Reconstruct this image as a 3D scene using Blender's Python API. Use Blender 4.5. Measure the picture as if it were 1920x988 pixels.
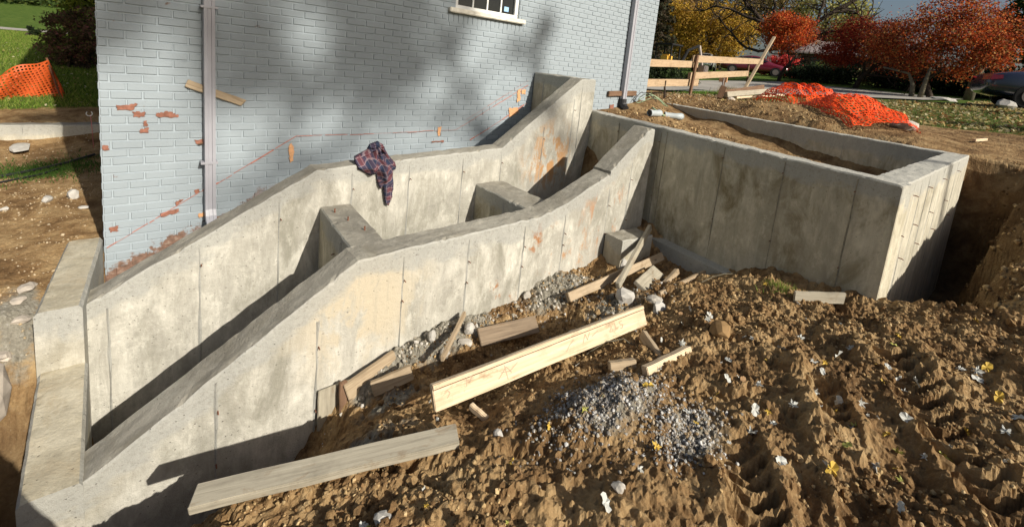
import bpy, bmesh, math, random
import numpy as np
from mathutils import Vector, Matrix, Euler
for o in list(bpy.data.objects): bpy.data.objects.remove(o)
SC = bpy.context.scene
COL = SC.collection
rng = np.random.default_rng(7)
random.seed(7)
# ---------------------------------------------------------------- camera
cd = bpy.data.cameras.new("camera"); cam = bpy.data.objects.new("camera", cd); COL.objects.link(cam)
cd.sensor_width = 36; cd.lens = 843.885/1920*36; cd.shift_y = (243.54-494)/1920
cd.clip_start = .05; cd.clip_end = 900
_r = Vector((0.7648171, -0.6364735, 0.0997811)); _d = Vector((-0.0204828, -0.1788245, -0.9836678)); _f = Vector((0.6439218, 0.7502821, -0.1498048))
M = Matrix((( _r.x, -_d.x, -_f.x, 0.035), (_r.y, -_d.y, -_f.y, -4.733), (_r.z, -_d.z, -_f.z, -0.133), (0, 0, 0, 1)))
cam.matrix_world = M
SC.camera = cam
# ---------------------------------------------------------------- light
SUN_DIR = Vector((-.112, .763, -.485)).normalized()
el = math.asin(-SUN_DIR.z); az = math.atan2(-SUN_DIR.x, -SUN_DIR.y)
W = bpy.data.worlds.new("World"); SC.world = W; W.use_nodes = True
wn = W.node_tree.nodes; wl = W.node_tree.links
sk = wn.new('ShaderNodeTexSky'); sk.sky_type = 'NISHITA'; sk.sun_disc = False
sk.sun_elevation = el; sk.sun_rotation = az; sk.air_density = 1.0; sk.dust_density = 3.5; sk.ozone_density = 1.0
bg = wn['Background']; bg.inputs[1].default_value = .065; wl.new(sk.outputs[0], bg.inputs[0])
sd = bpy.data.lights.new("sun", 'SUN'); sd.energy = 5.0; sd.angle = math.radians(.5); sd.color = (1, .935, .825)
so = bpy.data.objects.new("sun", sd); COL.objects.link(so); so.rotation_euler = SUN_DIR.to_track_quat('-Z', 'Y').to_euler()
SC.view_settings.view_transform = 'Standard'; SC.view_settings.look = 'None'
SC.view_settings.exposure = .30; SC.view_settings.gamma = 1
try: SC.cycles.max_bounces = 6; SC.cycles.diffuse_bounces = 3; SC.cycles.transparent_max_bounces = 12
except Exception: pass
# ---------------------------------------------------------------- node helper
class NT:
    def __init__(s, name, rough=.9, spec=.2):
        s.m = bpy.data.materials.new(name); s.m.use_nodes = True
        s.t = s.m.node_tree; s.b = s.t.nodes['Principled BSDF']
        s.b.inputs['Roughness'].default_value = rough
        s.b.inputs['Specular IOR Level'].default_value = spec
        s._g = None
    def n(s, t): return s.t.nodes.new(t)
    def l(s, a, b): s.t.links.new(a, b)
    def setin(s, sock, v):
        if isinstance(v, bpy.types.NodeSocket): s.l(v, sock)
        elif isinstance(v, (tuple, list)) and len(v) == 3 and sock.type == 'RGBA': sock.default_value = (*v, 1)
        else: sock.default_value = v
    def pos(s):
        if s._g is None: s._g = s.n('ShaderNodeNewGeometry')
        return s._g.outputs['Position']
    def obj(s): return s.n('ShaderNodeTexCoord').outputs['Object']
    def map(s, v, sc=(1, 1, 1), loc=(0, 0, 0), rot=(0, 0, 0)):
        m = s.n('ShaderNodeMapping'); s.l(v, m.inputs[0]); m.inputs['Scale'].default_value = sc; m.inputs['Location'].default_value = loc; m.inputs['Rotation'].default_value = rot
        return m.outputs[0]
    def noise(s, v, scale=5, detail=6, rough=.55, dist=0):
        k = s.n('ShaderNodeTexNoise'); s.l(v, k.inputs['Vector']); k.inputs['Scale'].default_value = scale
        k.inputs['Detail'].default_value = detail; k.inputs['Roughness'].default_value = rough; k.inputs['Distortion'].default_value = dist
        return k.outputs['Fac']
    def voro(s, v, scale=5, feat='F1'):
        k = s.n('ShaderNodeTexVoronoi'); s.l(v, k.inputs['Vector']); k.inputs['Scale'].default_value = scale; k.feature = feat
        return k.outputs['Distance']
    def mr(s, v, a, b, c=0., d=1.):
        k = s.n('ShaderNodeMapRange'); s.setin(k.inputs[0], v)
        for i, q in enumerate((a, b, c, d)): k.inputs[i+1].default_value = q
        return k.outputs[0]
    def math(s, op, a, b=0.):
        k = s.n('ShaderNodeMath'); k.operation = op; s.setin(k.inputs[0], a); s.setin(k.inputs[1], b); return k.outputs[0]
    def mix(s, f, a, b, mode='MIX'):
        k = s.n('ShaderNodeMix'); k.data_type = 'RGBA'; k.blend_type = mode; k.clamp_factor = True
        s.setin(k.inputs[0], f); s.setin(k.inputs[6], a); s.setin(k.inputs[7], b); return k.outputs[2]
    def ramp(s, f, stops):
        k = s.n('ShaderNodeValToRGB'); s.l(f, k.inputs[0]); e = k.color_ramp.elements
        while len(e) < len(stops): e.new(.5)
        for q, (p, c) in zip(e, stops): q.position = p; q.color = (*c, 1)
        return k.outputs[0]
    def attr(s, name):
        k = s.n('ShaderNodeAttribute'); k.attribute_name = name; return k
    def rnd(s): return s.n('ShaderNodeObjectInfo').outputs['Random']
    def col(s, c): s.setin(s.b.inputs['Base Color'], c); return s
    def bump(s, h, strength=.3, dist=.01):
        k = s.n('ShaderNodeBump'); k.inputs['Strength'].default_value = strength; k.inputs['Distance'].default_value = dist
        s.l(h, k.inputs['Height']); s.l(k.outputs[0], s.b.inputs['Normal']); return s
    def blob(s, c, r0, r1):
        k = s.n('ShaderNodeVectorMath'); k.operation = 'DISTANCE'; s.l(s.pos(), k.inputs[0]); k.inputs[1].default_value = c
        return s.mr(k.outputs['Value'], r0, r1, 1, 0)
def simple(name, c, rough=.8, spec=.3, var=.15, scale=8, metal=0):
    n = NT(name, rough, spec); v = n.obj(); f = n.noise(v, scale, 5)
    a = tuple(x*(1-var) for x in c); b = tuple(min(1, x*(1+var)) for x in c)
    n.col(n.ramp(f, [(.3, a), (.7, b)])); n.b.inputs['Metallic'].default_value = metal
    return n.m
# ---------------------------------------------------------------- materials
def concrete(name, dark, mid, light, streak=.5, stain=(.12, .10, .055), stain_amt=.4, patches=(), band=1.):
    n = NT(name, .92, .15); p = n.pos()
    f = n.noise(p, 1.6, 9, .62, .4); c = n.ramp(f, [(.32, dark), (.5, mid), (.68, light)])
    fl = n.n('ShaderNodeVectorMath'); fl.operation = 'FLOOR'; n.l(n.map(p, (1.75, 1.6, .01), (.31, .2, .5)), fl.inputs[0]); wno = n.n('ShaderNodeTexWhiteNoise'); n.l(fl.outputs[0], wno.inputs['Vector'])
    c = n.mix(n.math('MULTIPLY', wno.outputs['Value'], .42), c, tuple(x*.68 for x in mid))
    m1 = n.noise(n.map(p, (1, 1, .7), (4, 1, 2)), 11, 10, .78, .3); c = n.mix(n.math('MULTIPLY', n.mr(m1, .52, .62), .42), c, tuple(x*.62 for x in mid)); c = n.mix(n.math('MULTIPLY', n.mr(m1, .46, .38), .40), c, tuple(min(.78, x*1.2) for x in light))
    lv = n.noise(n.map(p, (1, 1, .12), (6, 3, 1)), 16, 7, .7, .2); c = n.mix(n.math('MULTIPLY', n.mr(lv, .57, .68), .4), c, tuple(min(.75, x*1.18) for x in light))
    f2 = n.noise(n.map(p, (1, 1, .16)), 9, 8, .65, .3)
    c = n.mix(n.math('MULTIPLY', n.mr(f2, .47, .66), streak), c, tuple(x*.62 for x in mid))
    f3 = n.noise(n.map(p, (1, 1, .45), (3, 5, 1)), 2.6, 9, .68, .8)
    c = n.mix(n.math('MULTIPLY', n.mr(f3, .50, .66), stain_amt), c, stain)
    f4 = n.noise(n.map(p, (1, 1, .5), (9, 2, 4)), 5.5, 9, .72, .5)
    c = n.mix(n.math('MULTIPLY', n.mr(f4, .50, .68), .5), c, tuple(min(1, x*1.22) for x in light))
    for (ctr, r, pc, thr, sc) in patches:
        g = n.noise(n.map(p, (1, 1, .5)), sc, 9, .7, .4)
        m = n.math('MULTIPLY', n.blob(ctr, r*.35, r), n.mr(g, thr, thr+.07)); c = n.mix(m, c, pc)
    at = n.attr('dtop'); sc_ = n.n('ShaderNodeSeparateColor'); n.l(at.outputs['Color'], sc_.inputs[0])
    fs = n.noise(n.map(p, (1, 1, .07), (2, 7, 0)), 28, 6, .7); c = n.mix(n.math('MULTIPLY', n.mr(fs, .55, .70), .35*band), c, tuple(x*.66 for x in mid))
    bd = n.math('ADD', sc_.outputs[0], n.math('MULTIPLY', n.math('SUBTRACT', n.noise(n.map(p, (1, 1, 2)), 3.5, 7, .65), .5), .34))
    c = n.mix(n.mr(bd, .10, .16, .75*band, 0), c, tuple(x*.80 for x in (mid[1], mid[1], mid[1]*.92)))
    hc = n.math('MULTIPLY', n.mr(bd, .10, .17, 1, 0), n.mr(n.noise(p, 45, 6, .75), .52, .62)); c = n.mix(n.math('MULTIPLY', hc, .38*band), c, tuple(x*.45 for x in mid))
    sp = n.noise(p, 120, 3, .6); c = n.mix(n.mr(sp, .62, .75, 0, .35), c, tuple(x*.45 for x in mid))
    pit = n.voro(n.map(p, (1, 1, 1)), 24); c = n.mix(n.mr(pit, .05, .12, .6, 0), c, tuple(x*.35 for x in mid))
    n.col(c)
    h = n.math('ADD', n.math('MULTIPLY', n.noise(p, 30, 8, .7), .6), n.math('ADD', n.math('MULTIPLY', n.noise(p, 180, 4, .6), .25), n.mr(pit, .03, .12, 0, .35)))
    n.bump(h, .9, .016); return n.m
RUST = (.33, .15, .06)
M_CON = concrete('stair_concrete', (.29, .28, .235), (.46, .44, .378), (.58, .56, .49), .6, (.24, .23, .185), .85,
   [((3.95, -.95, -1.25), .55, (.42, .24, .11), .50, 7), ((1.2, -2.05, -1.85), .6, (.50, .44, .33), .46, 3.0), ((2.25, -2.05, -1.85), .35, RUST, .585, 6),
    ((2.75, -2.05, -1.62), .3, RUST, .58, 7), ((2.4, -2.05, -2.0), .3, RUST, .58, 6), ((3.7, -2.05, -1.6), .5, (.40, .22, .12), .57, 6), ((3.2, -2.05, -1.9), .45, (.42, .26, .15), .56, 5), ((-.35, -.5, -1.9), .55, (.40, .34, .21), .42, 3), ((-.33, -1.6, -2.3), .6, (.38, .32, .20), .40, 3)])
M_TOP = concrete('troweled_concrete', (.22, .205, .17), (.315, .295, .245), (.39, .37, .31), .1, (.20, .18, .135), .6, band=0.)
M_LAND = concrete('landing_concrete', (.34, .30, .22), (.42, .375, .275), (.48, .44, .34), .1, (.33, .26, .16), .6, band=0.)
M_BOX = concrete('box_concrete', (.37, .33, .235), (.55, .50, .375), (.66, .61, .475), .75, (.20, .16, .08), .9)
M_SIDE = concrete('lit_box_concrete', (.36, .33, .25), (.52, .48, .38), (.60, .56, .45), .7, (.28, .24, .16), .5)
def brick_mat(name, paint, wear):
    n = NT(name, .75, .25); p = n.pos(); r = n.rnd()
    f = n.noise(p, 2.2, 6, .6); c = n.mix(f, tuple(x*.92 for x in paint), tuple(min(1, x*1.06) for x in paint))
    c = n.mix(n.math('MULTIPLY', n.mr(r, 0, 1), .14), c, tuple(x*.72 for x in paint))
    g = n.noise(n.map(p, (1, 1, 2.2)), 14, 7, .65); c = n.mix(n.mr(g, .58, .72, 0, .30), c, tuple(x*.72 for x in paint))
    red = n.ramp(n.noise(p, 22, 5), [(.3, (.11, .075, .055)), (.55, (.21, .125, .09)), (.8, (.34, .28, .22))])
    # the unpainted strip low on the left, where soil used to lie
    sx = n.n('ShaderNodeSeparateXYZ'); n.l(p, sx.inputs[0])
    lim = n.math('ADD', n.math('MULTIPLY', sx.outputs[0], .47), -2.10)
    dz = n.math('SUBTRACT', lim, sx.outputs[2])
    band = n.math('ADD', n.mr(dz, -.10, .10), n.math('MULTIPLY', n.math('SUBTRACT', n.noise(p, 6, 6, .65), .5), 2.6))
    band = n.math('MULTIPLY', n.mr(band, .45, .6), n.mr(sx.outputs[0], 1.2, .8))
    chip = n.mr(n.noise(n.map(p, (1, 1, 1.6)), 7, 6, .6), .735, .75)
    c = n.mix(n.math('MAXIMUM', band, n.math('MULTIPLY', chip, wear)), c, red)
    n.col(c); n.bump(n.math('ADD', n.noise(p, 60, 6, .7), n.math('MULTIPLY', n.noise(p, 12, 3), 1.2)), .35, .004); return n.m
PAINT = (.29, .333, .36)
M_BRICK = brick_mat('painted_brick', PAINT, 1.0)
M_MORT = brick_mat('painted_mortar', tuple(x*1.16 for x in PAINT), .3)
M_BARE = simple('bare_red_brick', (.25, .115, .08), .9, .1, .35, 30)
M_CHALK = simple('red_chalk', (.40, .16, .12), .95, .05, .3, 60)
M_ORSPRAY = simple('orange_spray', (.60, .33, .17), .9, .1, .2, 40)
def wood(name, a, b, c, rough=.75):
    n = NT(name, rough, .2); v = n.map(n.obj(), (1, 1, 1)); r = n.rnd()
    off = n.n('ShaderNodeVectorMath'); off.operation = 'ADD'; n.l(v, off.inputs[0])
    cb = n.n('ShaderNodeCombineXYZ'); n.l(n.math('MULTIPLY', r, 9), cb.inputs[0]); n.l(n.math('MULTIPLY', r, 5), cb.inputs[1]); n.l(cb.outputs[0], off.inputs[1])
    q = off.outputs[0]
    g = n.noise(n.map(q, (1.2, 26, 26)), 2.2, 8, .65, .6); k = n.ramp(g, [(.3, a), (.5, b), (.72, c)])
    kn = n.voro(n.map(q, (1, 2.2, .6)), 4.2); k = n.mix(n.mr(kn, .06, .11, .7, 0), k, tuple(x*.38 for x in a))
    d = n.noise(q, 5, 8, .65); k = n.mix(n.mr(d, .52, .72, 0, .45), k, tuple(x*.6 for x in a))
    mu = n.noise(n.map(q, (1.5, 3, 3), (7, 2, 5)), 3.2, 9, .75, .4); k = n.mix(n.mr(mu, .56, .68, 0, .75), k, (.20, .13, .07)); sc = n.noise(n.map(q, (.6, 40, 40), (1, 8, 3)), 3, 5, .7); k = n.mix(n.mr(sc, .60, .68, 0, .55), k, tuple(x*.45 for x in a))
    n.col(k); n.bump(g, .45, .005); return n.m
M_WNEW = wood('new_pine', (.46, .34, .21), (.62, .49, .33), (.70, .58, .42))
M_WRAIL = wood('rail_pine', (.34, .235, .14), (.44, .32, .20), (.50, .385, .26))
M_WGREY = wood('weathered_wood', (.24, .215, .165), (.36, .325, .25), (.44, .40, .31))
M_WTAN = wood('tan_wood', (.27, .20, .125), (.38, .295, .195), (.45, .36, .25))
M_WSOIL = wood('soiled_wood', (.15, .11, .075), (.22, .165, .11), (.29, .22, .15))
M_WDARK = wood('dark_wood', (.10, .06, .04), (.17, .10, .06), (.23, .15, .10))
M_WHITE = simple('white_paint', (.72, .72, .69), .55, .4, .08, 9)
M_SILL = simple('worn_sill_paint', (.66, .63, .54), .7, .2, .25, 11)
M_DSP = simple('downspout_metal', (.33, .33, .36), .45, .5, .07, 3)
M_BLACK = simple('black_plastic', (.018, .018, .02), .5, .5, .3)
M_GLASSD = simple('window_glass', (.012, .014, .014), .06, .6, .4, 3)
M_BLUEST = simple('blue_sticker', (.30, .50, .72), .5, .4, .2, 20)
M_STEEL = simple('steel', (.28, .24, .22), .5, .5, .4, 40, .7)
M_RUSTM = simple('rusty_steel', (.17, .075, .045), .85, .2, .4, 40)
M_PVC = simple('white_drain_pipe', (.36, .40, .41), .5, .4, .1, 6)
def net_mat(name, c):
    n = NT(name, .55, .3); f = n.noise(n.obj(), 6, 4); n.col(n.mix(f, tuple(x*.8 for x in c), c))
    return n.m
M_NET = net_mat('orange_netting', (.95, .085, .010))
M_NET2 = net_mat('dull_orange_netting', (.60, .10, .02))
def plaid():
    n = NT('plaid_cotton', .95, .1); a = n.attr('puv'); v = a.outputs['Vector']
    sx = n.n('ShaderNodeSeparateXYZ'); n.l(v, sx.inputs[0])
    def band(s, per, w, o): 
        t = n.math('FRACT', n.math('ADD', n.math('MULTIPLY', s, 1/per), o)); return n.math('LESS_THAN', t, w)
    u, w = sx.outputs[0], sx.outputs[1]
    c = (.125, .05, .06)
    c = n.mix(n.math('MULTIPLY', band(u, .085, .42, 0), .7), c, (.022, .04, .075)); c = n.mix(n.math('MULTIPLY', band(w, .085, .42, .2), .68), c, (.022, .04, .075))
    c = n.mix(n.math('MULTIPLY', band(u, .0425, .12, .33), .5), c, (.27, .22, .24)); c = n.mix(n.math('MULTIPLY', band(w, .0425, .12, .6), .5), c, (.33, .25, .26))
    n.col(c); n.bump(n.noise(n.pos(), 60, 4), .3, .004); return n.m
M_PLAID = plaid()
def ground_mat():
    n = NT('soil_and_grass', .97, .08); p = n.pos(); a = n.attr('gmask'); s = n.n('ShaderNodeSeparateColor'); n.l(a.outputs['Color'], s.inputs[0])
    f = n.noise(p, 3.1, 10, .74, .4); d = n.ramp(f, [(.33, (.095, .054, .025)), (.45, (.215, .130, .060)), (.55, (.345, .230, .112)), (.72, (.46, .335, .18))])
    f2 = n.noise(p, 21, 8, .7); d = n.mix(n.mr(f2, .48, .70, 0, .5), d, (.16, .098, .044))
    f3 = n.noise(p, 75, 5, .65); d = n.mix(n.mr(f3, .60, .70, 0, .5), d, (.40, .32, .21))
    gy = n.ramp(n.noise(p, 40, 7, .7), [(.3, (.16, .145, .115)), (.55, (.27, .25, .20)), (.75, (.42, .40, .36))])
    gr = n.ramp(n.noise(p, 5, 8, .7), [(.25, (.030, .055, .010)), (.5, (.075, .125, .022)), (.7, (.13, .16, .04)), (.85, (.22, .17, .07))])
    jit = n.math('SUBTRACT', n.noise(p, 9, 6, .7), .5)
    mg = n.mr(n.math('ADD', s.outputs[1], n.math('MULTIPLY', jit, 1.0)), .38, .62)
    my = n.mr(n.math('ADD', s.outputs[2], n.math('MULTIPLY', jit, 1.2)), .36, .64)
    d = n.mix(s.outputs[0], d, (.07, .045, .026)); c = n.mix(my, d, gy); c = n.mix(mg, c, gr); n.col(c)  # first mask channel darkens the soil, painting in trench and pit shade
    pb = n.voro(p, 55); h = n.math('ADD', n.math('MULTIPLY', n.noise(p, 26, 9, .8), 1.3), n.math('MULTIPLY', pb, .5))
    n.bump(h, .7, .02); return n.m
M_GROUND = ground_mat()
def attr_mat(name, rough=.9, trans=0., spec=.1):
    n = NT(name, rough, spec); a = n.attr('col'); n.col(a.outputs['Color'])
    if trans:
        t = n.n('ShaderNodeBsdfTranslucent'); n.l(a.outputs['Color'], t.inputs[0]); m = n.n('ShaderNodeMixShader'); m.inputs[0].default_value = trans
        n.l(n.b.outputs[0], m.inputs[1]); n.l(t.outputs[0], m.inputs[2]); n.l(m.outputs[0], n.t.nodes['Material Output'].inputs[0])
    return n.m
M_LEAF = attr_mat('foliage', .7, .42, .2)
M_STONE = attr_mat('loose_stones', .9)
M_GRASS = attr_mat('grass_blades', .8, .3)
M_DLEAF_W = simple('pale_leaf', (.47, .47, .43), .7, .2, .18, 40)
M_DLEAF_Y = simple('yellow_leaf', (.50, .34, .06), .6, .3, .25, 40)
M_DLEAF_B = simple('brown_leaf', (.26, .16, .08), .7, .2, .25, 40)
M_DLEAF_G = simple('green_yellow_leaf', (.40, .39, .10), .6, .3, .25, 40)
M_BARK = simple('bark', (.055, .042, .033), .95, .05, .4, 9)
M_PBARK = simple('pale_bark', (.14, .125, .09), .95, .05, .3, 9)
M_SEAM = simple('dark_seam', (.27, .25, .19), .95, .05, .3, 30)
M_ROOF = simple('shingle_roof', (.20, .17, .165), .9, .1, .2, 20)
M_HBR = simple('dark_brick_far', (.10, .065, .05), .9, .1, .3, 20)
M_CHIM = simple('chimney_brick', (.46, .36, .28), .9, .1, .2, 12)
def road_mat():
    n = NT('driveway_concrete', .9, .15); p = n.pos(); f = n.noise(p, .8, 8, .6); c = n.ramp(f, [(.3, (.27, .255, .22)), (.6, (.36, .34, .30)), (.8, (.41, .39, .35))])
    c = n.mix(n.mr(n.noise(p, 14, 6, .7), .58, .7, 0, .5), c, (.18, .14, .10)); n.col(c); n.bump(n.noise(p, 40, 4), .2, .01); return n.m
M_ROAD = road_mat()
def paint(name, c): 
    n = NT(name, .22, .6); n.col(c); n.b.inputs['Coat Weight'].default_value = .8; n.b.inputs['Coat Roughness'].default_value = .05; return n.m
M_MAROON = paint('maroon_car_paint', (.13, .008, .022)); M_NAVY = paint('navy_car_paint', (.018, .024, .05)); M_CARW = paint('white_car_paint', (.62, .64, .68))
M_RED = paint('red_lens', (.50, .015, .02)); M_YEL = simple('machine_yellow', (.72, .40, .05), .5, .4, .15)
M_RUB = simple('rubber', (.02, .02, .02), .85, .2, .2)
M_ROCK = simple('pale_rock', (.45, .43, .39), .9, .15, .2, 14)
M_TARP = simple('chalky_rubble', (.42, .37, .31), .9, .1, .3, 12)
M_CHUNK = simple('broken_concrete', (.40, .37, .32), .95, .1, .25, 30)
M_SPILL = simple('spilled_concrete', (.25, .235, .195), .95, .1, .3, 40)
M_INK = simple('pencil_marks', (.36, .28, .20), .9, .1, .1)
M_WIRE = simple('green_cable', (.30, .40, .24), .5, .4, .15)
M_PINK = simple('pink_string', (.62, .22, .22), .8, .2, .1)
# ---------------------------------------------------------------- object helpers
def meta(o, label=None, cat=None, group=None, kind=None):
    if label: o['label'] = label
    if cat: o['category'] = cat
    if group: o['group'] = group
    if kind: o['kind'] = kind
    return o
def root(name, loc, label, cat, group=None):
    o = bpy.data.objects.new(name, None); o.empty_display_size = .2; o.location = loc; COL.objects.link(o); return meta(o, label, cat, group)
def wloc(o):
    v = Vector((0, 0, 0))
    while o is not None: v = v + Vector(o.location); o = o.parent
    return v
def link(name, me, mat=None, parent=None, loc=(0, 0, 0)):
    o = bpy.data.objects.new(name, me); COL.objects.link(o)
    if mat is not None and not me.materials: me.materials.append(mat)
    o.location = loc
    if parent is not None: o.parent = parent
    return o
def mk(name, V, F, mat, parent=None, loc=None, smooth=False, mats=None, fmat=None):
    """mesh from world-space vertices; the origin goes to loc (or the parent's place)"""
    V = np.asarray(V, float)
    base = wloc(parent) if parent is not None else Vector(loc if loc is not None else (0, 0, 0))
    V = V - np.array(base)
    me = bpy.data.meshes.new(name); me.from_pydata(V.tolist(), [], [tuple(int(i) for i in f) for f in F]); me.update()
    for m in (mats or [mat]): me.materials.append(m)
    if fmat is not None: me.polygons.foreach_set('material_index', np.asarray(fmat, np.int32))
    if smooth: me.polygons.foreach_set('use_smooth', np.ones(len(me.polygons), bool))
    return link(name, me, None, parent, (0, 0, 0) if parent is not None else base)
def fast(name, V, F, mat, parent=None, smooth=False, col=None, attr='col'):
    """large mesh, F an (n,k) array"""
    V = np.asarray(V, np.float32); F = np.asarray(F, np.int32); k = F.shape[1]
    if parent is not None: V = V - np.array(wloc(parent), np.float32)
    me = bpy.data.meshes.new(name); me.vertices.add(len(V)); me.vertices.foreach_set('co', V.ravel())
    me.loops.add(F.size); me.loops.foreach_set('vertex_index', F.ravel())
    me.polygons.add(len(F)); me.polygons.foreach_set('loop_start', np.arange(0, F.size, k, dtype=np.int32)); me.polygons.foreach_set('loop_total', np.full(len(F), k, np.int32))
    me.polygons.foreach_set('use_smooth', np.full(len(F), smooth, bool))
    me.update(calc_edges=True); me.materials.append(mat)
    if col is not None:
        ca = me.color_attributes.new(attr, 'FLOAT_COLOR', 'POINT'); c4 = np.ones((len(V), 4), np.float32); c4[:, :3] = col; ca.data.foreach_set('color', c4.ravel())
    return link(name, me, None, parent)
BOXF = [(0, 1, 3, 2), (4, 6, 7, 5), (0, 4, 5, 1), (2, 3, 7, 6), (0, 2, 6, 4), (1, 5, 7, 3)]
def boxv(x0, x1, y0, y1, z0, z1): return [(x, y, z) for x in (x0, x1) for y in (y0, y1) for z in (z0, z1)]
def box(name, x0, x1, y0, y1, z0, z1, mat, parent=None, bev=0.): 
    o = mk(name, boxv(x0, x1, y0, y1, z0, z1), BOXF, mat, parent, loc=((x0+x1)/2, (y0+y1)/2, z0))
    bm = bmesh.new(); bm.from_mesh(o.data); bmesh.ops.recalc_face_normals(bm, faces=bm.faces)
    if bev: bmesh.ops.bevel(bm, geom=bm.edges[:], offset=bev, segments=2, affect='EDGES', profile=.6)
    bm.to_mesh(o.data); bm.free(); return o
def tube(pts, rad, n=8, cap=True):
    P = np.asarray(pts, float); R = np.broadcast_to(np.asarray(rad, float), (len(P),)); V = []; F = []
    T = np.gradient(P, axis=0); T /= np.linalg.norm(T, axis=1)[:, None]+1e-9
    u = np.cross(T[0], (0, 0, 1) if abs(T[0][2]) < .9 else (1, 0, 0)); u /= np.linalg.norm(u)
    for i in range(len(P)):
        u = u - T[i]*(u@T[i]); u /= np.linalg.norm(u); w = np.cross(T[i], u)
        for k in range(n):
            a = 2*math.pi*k/n; V.append(P[i]+R[i]*(math.cos(a)*u+math.sin(a)*w))
    for i in range(len(P)-1):
        for k in range(n): F.append((i*n+k, i*n+(k+1) % n, (i+1)*n+(k+1) % n, (i+1)*n+k))
    if cap: F.append(tuple(range(n-1, -1, -1))); F.append(tuple((len(P)-1)*n+k for k in range(n)))
    return V, F
def join(parts):
    V = []; F = []
    for v, f in parts:
        b = len(V); V += [tuple(q) for q in v]; F += [tuple(i+b for i in q) for q in f]
    return V, F
# ---------------------------------------------------------------- numpy noise
_tab = rng.random((256, 256))
def vnoise(x, y, s=0):
    x = np.asarray(x, float)+s*17.3; y = np.asarray(y, float)+s*9.1; xi = np.floor(x).astype(int); yi = np.floor(y).astype(int); u = x-xi; v = y-yi
    u = u*u*u*(u*(u*6-15)+10); v = v*v*v*(v*(v*6-15)+10)
    g = lambda i, j: _tab[(xi+i) % 256, (yi+j) % 256]
    return (g(0, 0)*(1-u)+g(1, 0)*u)*(1-v)+(g(0, 1)*(1-u)+g(1, 1)*u)*v
def fbm(x, y, o=4, s=0, gain=.5):
    t = 0; a = 1; n = 0
    for i in range(o): t = t+a*vnoise(x*2**i, y*2**i, s+i); n += a; a *= gain
    return t/n
_tb2 = rng.random((256, 256)); _tb3 = rng.random((256, 256))
def lumps(x, y, s=0):
    """packed rounded lumps with sharp gaps between them, 0..1"""
    x = np.asarray(x, float)+s*13.7; y = np.asarray(y, float)+s*5.9; xi = np.floor(x).astype(int); yi = np.floor(y).astype(int); out = np.zeros(x.shape)
    for i in (-1, 0, 1):
        for j in (-1, 0, 1):
            a = (xi+i) % 256; b = (yi+j) % 256; u = xi+i+.15+.7*_tb2[a, b]-x; v = yi+j+.15+.7*_tb3[a, b]-y; h = .35+.65*_tab[a, b]; R2 = .35+.4*_tb3[b, a]
            out = np.maximum(out, h*np.sqrt(np.clip(1-(u*u+v*v)/R2, 0, 1)))
    return out
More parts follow.
